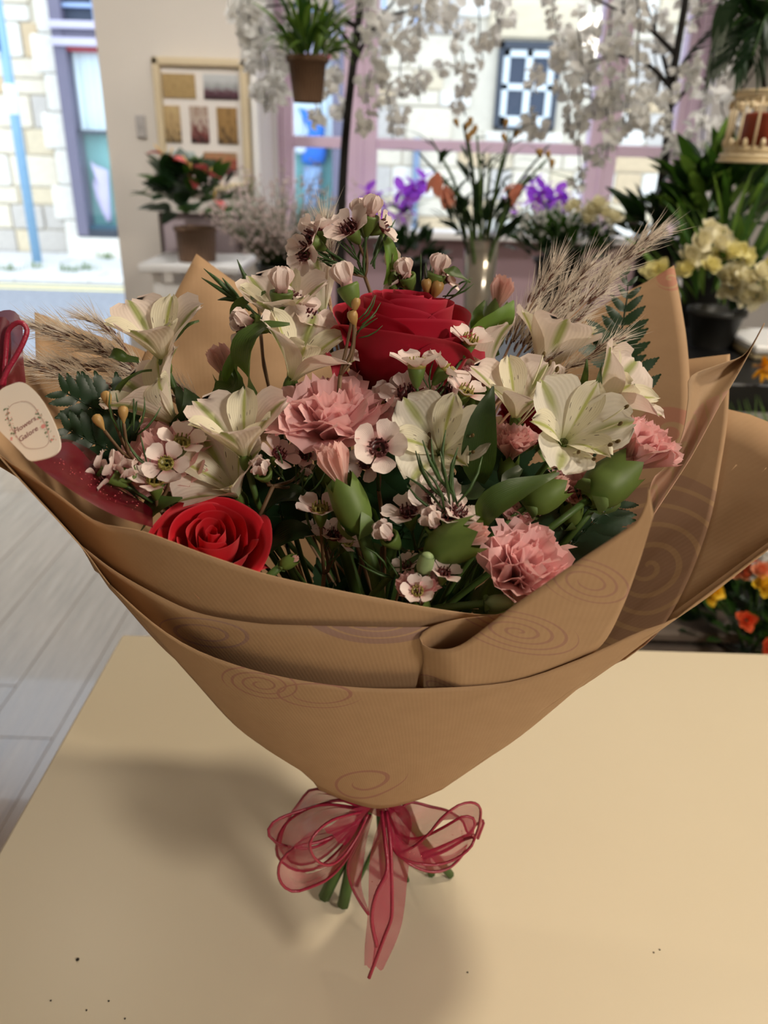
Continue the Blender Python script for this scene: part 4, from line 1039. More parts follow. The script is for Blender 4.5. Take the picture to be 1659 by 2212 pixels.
sprig('open waxflower sprig in front of the lower right of the crimson rose', (925, 880, .372), [(900, 796, .368, (0, .92, .35), 1.3, 'g'), (958, 802, .375, (.6, .75, .2), 1.15, 'g'), (1012, 742, .40, (.3, .75, .55), 1.2, 'g'), (880, 855, .378, (-.2, .6, .75), 1.3, 'o'), (848, 862, .385, (-.5, .5, .7), 1.1, 'o'), (1004, 850, .38, (.3, .7, .6), 1.1, 'g'), (960, 850, .39, (.1, .7, .7), 1.1, 'o'), (822, 884, .38, (-.4, .3, .8), 1.1, 'g')], [(930, 840, .372, .2, 1, 1.0)])
sprig('waxflower with dark centre between the large carnation and open white bloom', (818, 1060, .36), [(818, 970, .343, (.05, .25, .95), 1.3, 'o'), (792, 1000, .36, (-.4, -.1, .9), .9, 'o')], [(850, 1000, .36, .6, .7, .9)])
sprig('waxflower spray low in the middle beside the half open carnation', (700, 1240, .345), [(692, 1106, .335, (0, .85, .5), 1.15, 'g'), (722, 1162, .345, (.1, .8, .5), 1.1, 'o'), (690, 1150, .35, (-.3, .8, .4), 1.0, 'o'), (746, 1175, .35, (.5, .7, .4), .9, 'g')], [(700, 1180, .345, .3, 1, .9), (680, 1150, .345, -.3, 1, 1.0), (712, 1215, .34, .4, .9, .9)], woody=True)
sprig('waxflower spray front centre above the green bud, three open blooms', (900, 1190, .335), [(940, 1078, .332, (.1, .4, .9), 1.2, 'o'), (928, 1062, .34, (-.3, .7, .6), 1.0, 'o'), (884, 1112, .328, (-.15, .8, .55), 1.2, 'o'), (842, 1162, .318, (-.5, .55, .6), 1.1, 'c'), (940, 1136, .318, (-.4, .6, .7), 1.15, 'c'), (968, 1122, .322, (.1, .8, .5), 1.2, 'o'), (990, 1110, .325, (.4, .7, .5), 1.0, 'o')], [(968, 1080, .325, -.55, .9, 1.8), (975, 1060, .325, -.1, 1, 1.9), (985, 1085, .325, .3, 1, 1.7), (960, 1100, .322, -.8, .7, 1.5)])
sprig('waxflower sprig at the paper rim in front, one open bloom', (905, 1310, .315), [(902, 1280, .292, (-.1, .6, .8), .75, 'g'), (958, 1242, .30, (.2, .8, .5), .8, 'o'), (880, 1225, .315, (-.3, .8, .5), .7, 'o')], [(845, 1240, .31, -.7, .5, 1.2), (865, 1260, .305, -.3, .9, 1.0), (1010, 1250, .315, .5, .8, 1.0)])
sprig('waxflower sprig at the far left over the burgundy ribbon, olive centred bloom', (340, 1090, .335), [(360, 1004, .33, (.05, .35, .93), 1.0, 'g'), (272, 1022, .325, (.3, .3, .85), 1.15, 'c'), (240, 1030, .322, (-.7, .5, .4), 1.1, 'o'), (212, 1020, .328, (-.8, .5, .3), 1.0, 'o'), (336, 1045, .327, (.1, .85, .5), 1.15, 'g'), (392, 960, .345, (.3, .7, .6), 1.1, 'g')], [(318, 1000, .33, -.3, 1, 1.0), (300, 1075, .33, -.8, .3, 1.2), (330, 1060, .33, .3, .9, 1.2)])
sprig('twig with three round tan buds left, under the highest left bloom', (285, 990, .355), [(230, 858, .36, (-.2, .95, .2), .85, 'b'), (266, 890, .355, (0, .98, .15), .85, 'b'), (212, 908, .35, (-.45, .85, .25), .85, 'b')], [(262, 930, .355, .1, 1, 1.3), (292, 930, .355, .3, 1, 1.2)], woody=True)
sprig('waxflower bloom beside the cream alstroemeria, over dark twigs', (590, 1050, .35), [(568, 1020, .345, (-.1, .4, .85), 1.1, 'c'), (600, 985, .35, (.5, .6, .5), 1.0, 'o'), (660, 985, .36, (0, .5, .8), .9, 'o'), (660, 1022, .36, (.2, .4, .8), .9, 'c')], [(640, 1040, .35, .1, 1, 1.1), (655, 1060, .35, .3, 1, 1.1), (612, 1030, .345, -.4, .9, 1.0)], woody=True)
for lab, pts in (('dark green needle sprig standing against the left paper corner', [(560, 690, .47, [(500, 635), (440, 580), (435, 600), (480, 600), (470, 648), (452, 588)])]), ('dark green needle sprig with upright tips left of the standing waxflower', [(560, 670, .475, [(536, 605), (512, 560), (518, 575), (530, 590), (548, 620), (522, 600)])])):
    x, y, Y, tips = pts[0]
    t = thing('needle_sprig', lab, 'foliage', P(x, y, Y))
    r = P(x, y, Y); q = P(*tips[0], Y)
    obj('twig', MB().tube(crom([r, r.lerp(q, .5) + UP * .002, q], 8), .0010, 5), M_needle, t)
    for i, (a, b) in enumerate(tips[1:]):
        s_ = r.lerp(q, .35 + .13 * i); e = P(a, b, Y - .004)
        obj('needle_leaf', MB().tube(crom([s_, s_.lerp(e, .5) - FWD * .003, e], 7), [.0006, .0013, .0016, .0015, .0012, .0008, .0002], 5), M_needle, t)
    stem(t, r, UP, .0010, M_twig)
# ------------------------------------------------------------------ leatherleaf fern
def pinna(L, w, n=9):
    left, right, mid = [], [], []
    for j in range(n * 2 + 1):
        k = j / (n * 2)
        ww = w / 2 * interp([(0, .25), (.15, .9), (.4, 1), (.75, .7), (1, .02)], k) * (1.0 if j % 2 else .84)
        x = L * k
        left.append(V((x + (L * .03 if j % 2 else 0), ww, .0008))); right.append(V((x + (L * .03 if j % 2 else 0), -ww, .0008))); mid.append(V((x, 0, -.0004 + .002 * math.sin(k * 3))))
    return MB().grid([right, mid, left]).mesh('leaflet', M_fern)
pin_me = pinna(.022, .0085)
pin_big = pinna(.040, .013, 14)
def fern(label, path, n, sizes, side_ang=1.0, normal=(0, .1, 1), big=()):
    pts = crom([P(*p) for p in path], n)
    t = thing('fern_frond', label, 'fern', pts[0], 'leatherleaf fern fronds in the bouquet')
    inv = MW[t.name].inverted()
    obj('rachis', MB().tube(pts, [.0011 - .0008 * i / n for i in range(n)], 5), M_fern, t)
    nrm = cv(*normal)
    for j in range(1, n):
        d = (pts[j] - pts[j - 1]).normalized()
        s = interp([(i / (len(sizes) - 1), q) for i, q in enumerate(sizes)], j / (n - 1))
        sd = d.cross(nrm).normalized(); nn = sd.cross(d)
        for sg in (-1, 1):
            a = side_ang * (1 - .35 * j / n) + RND.uniform(-.08, .08)
            x = (d * math.cos(a) + sd * sg * math.sin(a)).normalized()
            z = (nn + sd * sg * RND.uniform(-.3, .1)).normalized(); y = z.cross(x).normalized(); z = x.cross(y)
            m = Matrix(((x.x, y.x, z.x), (x.y, y.y, z.y), (x.z, y.z, z.z))).to_4x4(); m.translation = pts[j]
            inst('leaflet', pin_me, t, inv @ m @ Matrix.Scale(s, 4))
    for (ax_, ay, aY, bx, by, bY) in big:
        a, b = P(ax_, ay, min(aY, lift(ax_, ay, 'far', .93).y - .010)), P(bx, by, min(bY, lift(bx, by, 'far', .93).y - .010))
        x = (b - a).normalized(); y = (nrm).cross(x).normalized(); z = x.cross(y)
        m = Matrix(((x.x, y.x, z.x), (x.y, y.y, z.y), (x.z, y.z, z.z))).to_4x4(); m.translation = a
        inst('leaflet', pin_big, t, inv @ m @ Matrix.Scale((b - a).length / .040, 4))
    stem(t, pts[0], pts[1] - pts[0], .0012, M_fern)
    return t
fern('dark fern frond standing against the tall right paper corner', [(1322, 830, .525), (1334, 770, .525), (1345, 700, .525), (1356, 630, .53), (1352, 594, .535)], 10, (1.0, 1.15, 1.0, .8, .5, .35), big=[(1328, 800, .50, 1232, 730, .495), (1335, 760, .522, 1265, 690, .515)])
fern('low fern frond with two toothed leaflets pointing right on the tall right paper', [(1325, 870, .50), (1330, 840, .50), (1338, 815, .50)], 3, (.5, .5), big=[(1335, 830, .455, 1424, 772, .458), (1350, 872, .448, 1428, 808, .452), (1345, 850, .452, 1400, 800, .455)])
fern('dark fern frond in shade at the far left behind the tan buds', [(310, 930, .40), (260, 905, .395), (200, 880, .39), (145, 850, .385)], 8, (1.0, 1.2, 1.1, .8, .5), 1.0)
fern('lower dark fern frond in shade at the far left above the ribbon', [(310, 1010, .385), (270, 985, .38), (220, 965, .372), (150, 930, .365)], 8, (1.0, 1.2, 1.0, .8, .5), 1.0)
fern('shaded fern frond in the middle under the large carnation', [(620, 1180, .40), (610, 1120, .395), (600, 1060, .39), (590, 1000, .39)], 8, (1.8, 2, 1.8, 1.2, .8), 1.0)
fern('shaded fern frond behind the front centre waxflowers', [(860, 1200, .40), (870, 1140, .395), (880, 1080, .39), (890, 1020, .39)], 8, (1.8, 2.2, 1.9, 1.4, .8), 1.0)
fern('shaded fern frond on the right inside the paper, under the buds', [(1180, 1240, .39), (1230, 1180, .395), (1280, 1130, .40), (1330, 1090, .405)], 8, (1.6, 1.9, 1.6, 1.0, .6), 1.0)
fern('shaded fern frond under the right open white bloom', [(1060, 1190, .40), (1080, 1120, .40), (1090, 1060, .40), (1095, 1000, .40)], 8, (1.8, 2.1, 1.8, 1.2, .8), 1.0)
# greenery added between the stems to block light and darken the wrap inside
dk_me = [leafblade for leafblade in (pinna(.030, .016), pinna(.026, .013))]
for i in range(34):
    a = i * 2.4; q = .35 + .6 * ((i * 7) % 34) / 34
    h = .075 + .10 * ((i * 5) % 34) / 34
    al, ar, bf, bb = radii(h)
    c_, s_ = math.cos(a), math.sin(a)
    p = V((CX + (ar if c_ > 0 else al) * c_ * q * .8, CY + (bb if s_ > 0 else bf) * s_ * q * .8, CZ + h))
    t = thing('filler_greenery', 'added filler greenery that darkens the inside of the paper wrap between the flower stems', 'foliage', p, 'filler greenery added to darken the bouquet inside')
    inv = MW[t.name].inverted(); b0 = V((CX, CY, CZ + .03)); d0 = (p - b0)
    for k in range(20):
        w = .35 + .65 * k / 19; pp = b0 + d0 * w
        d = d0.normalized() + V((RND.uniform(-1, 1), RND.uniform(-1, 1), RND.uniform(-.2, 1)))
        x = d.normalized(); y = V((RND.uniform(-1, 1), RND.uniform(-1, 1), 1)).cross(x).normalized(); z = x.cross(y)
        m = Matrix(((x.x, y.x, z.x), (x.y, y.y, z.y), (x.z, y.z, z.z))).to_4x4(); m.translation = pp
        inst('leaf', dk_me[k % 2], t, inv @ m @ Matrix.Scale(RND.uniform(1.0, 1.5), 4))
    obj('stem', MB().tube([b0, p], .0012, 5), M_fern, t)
# ------------------------------------------------------------------ feather grass plumes
t = NT('silky_hair'); M_hair = t.surf(C(246, 238, 228), 0.5, transl=0.35)
M_seed = mat('brown_seed', (92, 58, 48), 0.6, 0.2, 200)
M_straw = mat('straw', (168, 132, 104), 0.6, 0.2, 90)
def spikelet(seed):
    rnd = random.Random(seed)
    mb = MB().tube([(0, 0, 0), (.0004, 0, .002), (.0003, 0, .005), (0, 0, .008)], [.0003, .0009, .0008, .0001], 5, 1)
    for k in range(10):
        a, sp, L = rnd.uniform(0, 6.28), rnd.uniform(.05, .42), rnd.uniform(.012, .024)
        d = V((math.sin(sp) * math.cos(a), math.sin(sp) * math.sin(a), math.cos(sp)))
        s = d.orthogonal().normalized() * .00015
        b = V((0, 0, rnd.uniform(0, .004))); m_ = b + d * L * .5 + V((math.cos(a), math.sin(a), 0)) * .0012; e = b + d * L + V((math.cos(a), math.sin(a), 0)) * .0012
        s2 = d.cross(s).normalized() * .00011
        mb.poly([b + s, m_ + s, e, m_ - s, b - s]); mb.poly([b + s2, m_ + s2, e, m_ - s2, b - s2])
    return mb.mesh('spikelet', [M_hair, M_seed], smooth=False)
sp_me = [spikelet(k) for k in range(6)]
def plume(label, path, n, wide, k0=.25, s0=1.0):
    pts = crom([P(*p) for p in path], 24)
    t = thing('feather_grass_plume', label, 'grass plume', pts[0], 'feather grass plumes in the bouquet')
    inv = MW[t.name].inverted()
    obj('stalk', MB().tube(pts, [.0008 - .0006 * i / 24 for i in range(24)], 5), M_straw, t)
    for i in range(n):
        k = k0 + (1 - k0) * (i + RND.random()) / n
        j = min(22, int(k * 23)); p = pts[j].lerp(pts[j + 1], k * 23 - j)
        d = (pts[j + 1] - pts[j]).normalized()
        a = RND.uniform(0, 6.28); o = d.orthogonal().normalized(); o = Matrix.Rotation(a, 3, d) @ o
        w = wide * math.sin(min(1, (1.05 - k) * 2.2) * math.pi / 2)
        ax = (d + o * RND.uniform(.12, .34)).normalized()
        inst('spikelet', sp_me[i % 6], t, inv @ frame(p + o * w * RND.uniform(.2, 1), ax, RND.uniform(0, 6)) @ Matrix.Scale(s0 * RND.uniform(.8, 1.15), 4))
    stem(t, pts[0], pts[1] - pts[0], .0008, M_straw)
plume('longest feather grass plume, reaching highest at the upper right', [(1120, 800, .475), (1200, 705, .49), (1300, 605, .505), (1412, 508, .515)], 62, .0050, .12)
plume('short leftmost feather grass plume of the right bunch', [(1090, 770, .465), (1120, 705, .475), (1160, 640, .485), (1200, 578, .49)], 34, .0030, .1)
plume('feather grass plume second from the left in the right bunch', [(1105, 790, .46), (1150, 720, .47), (1200, 660, .48), (1262, 586, .485)], 36, .0032, .1)
plume('feather grass plume leaning right under the longest plume', [(1130, 800, .46), (1190, 730, .47), (1250, 670, .48), (1312, 610, .49)], 36, .0034, .1)
plume('thin lowest feather grass plume in front of the fern', [(1170, 835, .425), (1220, 800, .43), (1270, 770, .435), (1330, 735, .44)], 22, .0014, .15, .85)
plume('thin feather grass plume just above the lowest one on the right', [(1140, 810, .44), (1180, 780, .445), (1215, 755, .45), (1250, 730, .455)], 18, .0018, .1, .85)
plume('upper left feather grass plume against the paper corner', [(345, 838, .44), (260, 775, .44), (170, 735, .44), (80, 705, .44)], 52, .0040, .08)
plume('lower left feather grass plume reaching the tag ribbon', [(330, 870, .425), (230, 835, .425), (140, 810, .425), (62, 785, .425)], 48, .0040, .08)
plume('feather grass plume between the two long ones at the left', [(350, 850, .45), (270, 810, .45), (190, 790, .45), (120, 775, .45)], 34, .0036, .08)
plume('small feather grass tip standing above the left paper edge', [(300, 800, .47), (262, 738, .47), (225, 708, .47), (190, 690, .47)], 16, .0018, .3, .9)
plume('feather grass plume hidden under the cream blooms at the left', [(440, 880, .44), (400, 850, .44), (370, 835, .44), (330, 825, .44)], 18, .003, .05)
plume('pale feather grass plume standing behind the top waxflower', [(712, 640, .48), (708, 590, .485), (706, 540, .49), (703, 488, .495)], 20, .0016, .15)
plume('short pale feather grass tip left of the crimson rose', [(712, 660, .47), (706, 640, .47), (700, 620, .47), (696, 606, .472)], 9, .0016, .15)
# ------------------------------------------------------------------ organza bow, ribbon and gift tag
def sheer(name, rgb, alpha, glit=0.0, weave=0.0, transl=0.45):
    t = NT(name); u, v, uvv = t.uv()
    a = alpha
    if weave:
        w = t.math('MULTIPLY', t.math('SINE', t.math('MULTIPLY', u, weave)), t.math('SINE', t.math('MULTIPLY', v, weave * 1.3)))
        a = t.math('ADD', alpha, t.math('MULTIPLY', w, 0.14), clamp=True)
    nz = t.n('TexVoronoi', Scale=260.0); t.t.links.new(uvv, nz.inputs['Vector'])
    rough = 0.35
    m = t.surf(C(*rgb), rough, transl=transl, spec=0.6, alpha=a)
    return m
M_org = sheer('pink_organza', (206, 66, 104), 0.56)
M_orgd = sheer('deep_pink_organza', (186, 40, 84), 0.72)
M_net = sheer('burgundy_net', (104, 6, 30), 0.92, weave=420.0, transl=0.15)
M_wire = mat('glitter_ribbon_edge', (160, 26, 62), 0.35, 0.4, 900, spec=0.8, bump=0.4)
M_glit = mat('red_glitter', (230, 110, 120), 0.2, 0.3, 300, spec=1.0, metal=0.6)
bow = thing('ribbon_bow', 'pink organza ribbon bow tied round the neck of the paper wrap', 'bow', P(820, 1752, .375))
def ribbon(parent, e1, e2, m, name, n=30, bulge=0.0, wires=(True, True), wr=.00095, glit=0):
    a, b = crom([P(*p) for p in e1], n), crom([P(*p) for p in e2], n)
    rows = []
    for i in range(n):
        k = i / (n - 1)
        mid = math.sin(k * math.pi) * bulge
        rows.append([a[i].lerp(b[i], w) - FWD * mid * math.sin(w * math.pi) + UP * .0012 * math.sin(w * 12 + k * 7) for w in [x / 8 for x in range(9)]])
    o = obj(name, MB().grid(rows), m, parent)
    for e, on in ((a, wires[0]), (b, wires[1])):
        if on: link(bpy.data.objects.new('wired_edge', MB().tube(e, wr, 6).mesh('wired_edge', M_wire, MW[o.name].inverted())), o)
    return o
yk = .372
ribbon(bow, [(790, 1752, yk), (719, 1771, .352), (676, 1807, .338), (670, 1834, .336), (688, 1862, .338), (716, 1868, .345), (745, 1846, .355), (772, 1806, .365), (794, 1760, yk)],
       [(790, 1748, yk), (700, 1738, .375), (640, 1760, .375), (604, 1800, .372), (600, 1850, .37), (640, 1880, .37), (690, 1872, .372), (745, 1822, .374), (794, 1756, .376)], M_org, 'loop')
ribbon(bow, [(786, 1750, .38), (735, 1729, .385), (657, 1749, .375), (598, 1771, .365), (579, 1796, .36), (594, 1818, .358), (637, 1831, .36), (690, 1826, .365), (780, 1768, yk)],
       [(786, 1748, .38), (684, 1704, .40), (645, 1736, .40), (614, 1787, .395), (606, 1826, .392), (618, 1852, .39), (648, 1868, .388), (700, 1850, .385), (784, 1770, .38)], M_org, 'loop')
ribbon(bow, [(780, 1775, .372), (700, 1815, .36), (640, 1830, .352), (608, 1858, .348), (601, 1888, .348), (612, 1914, .350), (636, 1926, .352), (672, 1916, .354), (712, 1896, .358), (752, 1850, .364), (796, 1765, .374)],
       [(784, 1770, .376), (716, 1790, .375), (670, 1800, .375), (640, 1830, .372), (640, 1870, .37), (660, 1886, .37), (690, 1880, .37), (720, 1862, .372), (745, 1840, .374), (770, 1810, .376), (796, 1765, .378)], M_org, 'loop', wires=(True, False))
ribbon(bow, [(836, 1756, .370), (840, 1800, .360), (851, 1836, .350), (872, 1856, .344), (906, 1866, .342), (951, 1867, .344), (994, 1850, .348), (1021, 1824, .352), (1024, 1809, .355), (1004, 1813, .358), (962, 1838, .360), (915, 1856, .362)],
       [(838, 1754, .374), (848, 1780, .372), (862, 1800, .37), (890, 1812, .37), (920, 1806, .37), (960, 1786, .37), (1000, 1764, .372), (1024, 1770, .374), (1020, 1796, .374), (990, 1812, .374), (950, 1830, .372), (908, 1846, .37)], M_org, 'loop')
ribbon(bow, [(840, 1752, .374), (846, 1800, .368), (854, 1841, .362), (892, 1830, .358), (928, 1799, .358), (954, 1767, .36), (990, 1740, .365), (1021, 1734, .37), (1038, 1748, .374), (1034, 1787, .376), (1025, 1810, .376)],
       [(840, 1748, .378), (858, 1752, .38), (886, 1733, .384), (931, 1743, .386), (968, 1752, .388), (998, 1772, .39), (1006, 1790, .39), (1012, 1800, .39), (1030, 1780, .388), (1045, 1775, .384), (1032, 1812, .38)], M_org, 'loop')
ribbon(bow, [(850, 1780, .378), (866, 1846, .372), (892, 1870, .37), (931, 1883, .37), (966, 1877, .374), (990, 1858, .378), (1006, 1836, .382)],
       [(850, 1770, .384), (890, 1800, .388), (920, 1830, .390), (950, 1846, .392), (976, 1842, .392), (996, 1830, .390), (1010, 1822, .386)], M_org, 'loop', wires=(True, False))
# tight gathered folds by the knot
ribbon(bow, [(802, 1746, .37), (770, 1790, .366), (745, 1830, .362)], [(796, 1738, .37), (740, 1762, .364), (700, 1790, .358)], M_orgd, 'gather', 12, wires=(False, False))
ribbon(bow, [(832, 1746, .37), (856, 1800, .366), (880, 1836, .362)], [(836, 1738, .37), (880, 1748, .364), (890, 1780, .362)], M_orgd, 'gather', 12, wires=(False, False))
kn = MB()
kp = P(822, 1748, .372)
kn.grid([[kp + RT * (.0135 * math.cos(a) * (1 + .1 * math.sin(3 * a))) + FWD * (.018 + .012 * math.sin(a)) * (1) * .9 + UP * (z_ + .0012 * math.sin(a * 5)) for a in [2 * math.pi * i / 24 for i in range(24)]] for z_ in (-.006, -.003, 0, .004, .007)], close=True)
obj('knot', kn, M_orgd, bow)
# tails
ribbon(bow, [(824, 1752, .370), (832, 1820, .352), (836, 1880, .340), (815, 1925, .334), (804, 1965, .330), (804, 2000, .327), (814, 2045, .322)],
       [(834, 1752, .370), (843, 1820, .352), (846, 1900, .340), (847, 1950, .334), (845, 1985, .330), (830, 2025, .326), (797, 2112, .318)], M_org, 'tail', 26, wr=.0013)
ribbon(bow, [(826, 1754, .373), (800, 1850, .36), (795, 1960, .345), (788, 2040, .332), (787, 2088, .325)],
       [(842, 1754, .373), (880, 1850, .358), (880, 1900, .35), (866, 2000, .336), (828, 2094, .324)], M_org, 'tail', 24, wires=(False, False))
ribbon(bow, [(800, 1760, .374), (775, 1815, .372), (752, 1865, .370), (756, 1905, .366), (775, 1945, .36), (796, 1976, .355)],
       [(806, 1760, .374), (792, 1820, .374), (786, 1860, .372), (780, 1900, .368), (785, 1930, .362), (799, 1974, .355)], M_org, 'tail', 20, wires=(True, False))
gl = MB()
for (x, y, Y) in ((884, 1852, .345), (890, 1846, .345), (900, 1850, .346), (936, 1832, .36), (962, 1822, .362), (1000, 1800, .37), (985, 1808, .37), (1012, 1790, .37), (812, 1905, .345), (822, 1908, .343), (800, 1940, .34), (832, 1932, .338), (850, 1944, .336)):
    p = P(x, y, Y)
    for k in range(2): gl.ball(p + V((RND.uniform(-.003, .003), 0, RND.uniform(-.003, .003))), .0004, 5, 4)
tag(obj('glitter', gl, M_glit, bow), kind='stuff')
# burgundy net ribbon hanging over the left edge of the wrap, with the tag tied on it
net = thing('burgundy_ribbon', 'burgundy net ribbon looped over the left edge of the wrap', 'ribbon', P(40, 830, .36))
ribbon(net, [(-60, 720, .36), (-10, 682, .362), (30, 674, .365), (48, 700, .366), (50, 760, .364), (56, 830, .355)], [(-60, 860, .35), (-30, 850, .35), (-10, 845, .35), (0, 845, .35), (8, 840, .35), (10, 848, .348)], M_net, 'loop', 24, wires=(False, False))
ribbon(net, [(-40, 700, .355), (0, 690, .356), (20, 700, .358), (24, 760, .356), (14, 830, .35)], [(-50, 850, .345), (-30, 850, .345), (-20, 850, .345), (-8, 845, .345), (2, 842, .345)], M_net, 'loop', 20, wires=(False, False))
obj('gathered_edge', MB().tube(crom([P(8, 832, .345), P(12, 770, .35), P(18, 715, .352), P(42, 696, .352), P(58, 712, .352), P(50, 740, .35), P(34, 770, .348), P(16, 800, .346), P(2, 832, .344)], 40), .0012, 7), M_wire, net)
ribbon(net, [(96, 985, .315), (150, 960, .335), (200, 1000, .335), (250, 1045, .335), (330, 1100, .335)], [(60, 985, .305), (110, 1035, .298), (170, 1072, .296), (230, 1100, .297), (330, 1140, .30)], M_net, 'band', 24, wires=(False, False), bulge=.006)
ribbon(net, [(100, 985, .318), (130, 950, .345), (180, 960, .35), (220, 985, .352), (300, 1060, .35)], [(96, 985, .31), (150, 1010, .32), (200, 1040, .325), (250, 1070, .33), (310, 1100, .33)], sheer('burgundy_net_thin', (116, 16, 40), 0.5, weave=420.0), 'band', 24, wires=(False, False))
gl = MB()
for k in range(90):
    w = RND.random(); a = RND.random()
    x = lerp(110, 300, a); y = lerp(1000, 1100, a) + RND.uniform(-20, 22)
    gl.ball(P(x, y, lerp(.312, .312, a) - .004 - .012 * w * .0), RND.uniform(.00012, .0003), 5, 4)
tag(obj('glitter', gl, M_glit, net), kind='stuff')
# gift tag
tagc = P(66, 911, .302)
tx, ty = (RT * .80 + UP * .60).normalized(), None
tz = (-FWD * .93 - RT * .08 + UP * .25).normalized()
tx = (tx - tz * tx.dot(tz)).normalized(); ty = tz.cross(tx)
TM = Matrix(((tx.x, ty.x, tz.x, tagc.x), (tx.y, ty.y, tz.y, tagc.y), (tx.z, ty.z, tz.z, tagc.z), (0, 0, 0, 1)))
gt = thing('gift_tag', 'white rounded gift tag with floral wreath and script shop name', 'tag', TM)
tm = mpp(tagc)
def tl_(px, py):      # pixel -> tag plane, local
    d = ray(px, py); s = (tagc - EYE).dot(tz) / d.dot(tz)
    return TM.inverted() @ (EYE + d * s)
outline = crom([(20, 833), (44, 826), (66, 836), (92, 866), (116, 910), (130, 950), (129, 972), (112, 986), (84, 994), (64, 995), (44, 975), (14, 945), (-14, 915), (-24, 890), (-10, 858), (6, 840), (20, 833)], 64)[:-1]
pl = [tl_(*p) for p in outline]
mb = MB(); cz = .0004
mb.poly([V((p.x, p.y, cz)) for p in pl]); mb.poly([V((p.x, p.y, -cz)) for p in reversed(pl)])
mb.grid([[V((p.x, p.y, -cz)) for p in pl], [V((p.x, p.y, cz)) for p in pl]], close=True)
M_card = mat('white_card', (236, 226, 216), 0.55, 0.02, 30)
obj('card', mb, M_card, gt, world=False, smooth=False)
M_ink = mat('rose_brown_ink', (150, 104, 104), 0.6)
ring = [tl_(*p) for p in crom([(46, 868), (62, 869), (78, 882), (100, 920), (108, 950), (98, 966), (70, 970), (52, 962), (30, 930), (18, 896), (26, 876), (46, 868)], 60)]
for p in ring: p.z = cz + .0001
obj('oval_line', MB().tube(ring, tm * .5, 4), mat('pale_rose_ink', (190, 160, 154), 0.6), gt, world=False)
wr = MB()
Mw = [mat('pink_print', (226, 150, 146), 0.6), mat('sage_print', (120, 136, 108), 0.6), mat('blush_print', (222, 186, 172), 0.6)]
for (x0_, y0_, x1_, y1_, n) in ((14, 880, 32, 948, 40), (84, 890, 118, 958, 46)):
    for k in range(n):
        a = k / n; x = lerp(x0_, x1_, a) + RND.uniform(-8, 8); y = lerp(y0_, y1_, a) + RND.uniform(-5, 5)
        p = tl_(x, y); s = tm * RND.uniform(1.0, 3.4); ang = RND.uniform(0, 6.28); e = RND.uniform(.35, 1)
        wr.poly([V((p.x + s * (math.cos(q) * math.cos(ang) - e * math.sin(q) * math.sin(ang)), p.y + s * (math.cos(q) * math.sin(ang) + e * math.sin(q) * math.cos(ang)), cz + .00008 + k * 1e-6)) for q in [1.0472 * i for i in range(6)]], RND.choice((0, 1, 1, 2)))
p = tl_(95, 922)
wr.poly([V((p.x + tm * 5 * math.cos(q), p.y + tm * 5 * math.sin(q), cz + .0002)) for q in [.6283 * i for i in range(10)]], 0)
tag(obj('floral_wreath', wr, Mw, gt, world=False, smooth=False), kind='stuff')
def lettering(txt, px, py, size, ang):
    cu = bpy.data.curves.new('lettering', 'FONT'); cu.body = txt; cu.size = size; cu.align_x = 'CENTER'; cu.align_y = 'CENTER'; cu.extrude = .00005; cu.shear = .2; cu.resolution_u = 3
    tmp = bpy.data.objects.new('tmp', cu); COL.objects.link(tmp)
    dg = bpy.context.evaluated_depsgraph_get(); dg.update()
    me = bpy.data.meshes.new_from_object(tmp.evaluated_get(dg)); me.name = 'lettering'
    bpy.data.objects.remove(tmp); me.materials.clear(); me.materials.append(M_ink)
    p = tl_(px, py)
    inst('lettering', me, gt, Matrix.Translation((p.x, p.y, cz + .00012)) @ Matrix.Rotation(ang, 4, 'Z'))
lettering('Flowers', 55, 919, tm * 17, 0.0)
lettering('Galore', 62, 939, tm * 17, 0.0)
# ------------------------------------------------------------------ shop background: plants, stands, trees
def blade_leaf(L, w, bend, n=7, fold=.15):
    rows = []
    for j in range(n):
        v = j / (n - 1); a = bend * v
        x = L * v * (math.sin(a) / a if abs(a) > 1e-3 else 1.0)
        z = -L * v * math.sin(a * .6) * .6
        ww = w / 2 * interp([(0, .15), (.25, .85), (.5, 1), (.8, .65), (1, .03)], v)
        rows.append([V((x, ww * u, z + fold * ww * abs(u))) for u in (-1, 0, 1)])
    return MB().grid(rows)
LEAF = {}
def leaf_me(key, L, w, bend, m, n=7):
    if key not in LEAF: LEAF[key] = [blade_leaf(L, w, bend * q, n).mesh('leaf', m) for q in (.6, 1, 1.4)]
    return LEAF[key]
def orient(p, d, spin=0):
    x = V(d).normalized(); y = V((0, 0, 1)).cross(x)
    if y.length < .05: y = V((1, 0, 0))
    y.normalize(); z = x.cross(y)
    m = Matrix(((x.x, y.x, z.x), (x.y, y.y, z.y), (x.z, y.z, z.z))).to_4x4() @ Matrix.Rotation(spin, 4, 'X'); m.translation = p
    return m
def bush(t, c, r, n, meshes, up=.25, low=-.5, name='leaf', smin=.7, smax=1.2, centre=None):
    inv = MW[t.name].inverted(); r = V(r)
    c0 = centre if centre is not None else c - V((0, 0, r.z * .6))
    for i in range(n):
        z = RND.uniform(low, 1); a = RND.uniform(0, 6.283); q = math.sqrt(max(0, 1 - z * z)); k = RND.uniform(.35, 1) ** .6
        p = c + V((r.x * q * math.cos(a) * k, r.y * q * math.sin(a) * k, r.z * z * k))
        d = (p - c0).normalized() + V((RND.uniform(-.4, .4), RND.uniform(-.4, .4), RND.uniform(-.3, .3) + up))
        inst(name, meshes[i % len(meshes)], t, inv @ orient(p, d, RND.uniform(-.8, .8)) @ Matrix.Scale(RND.uniform(smin, smax), 4))
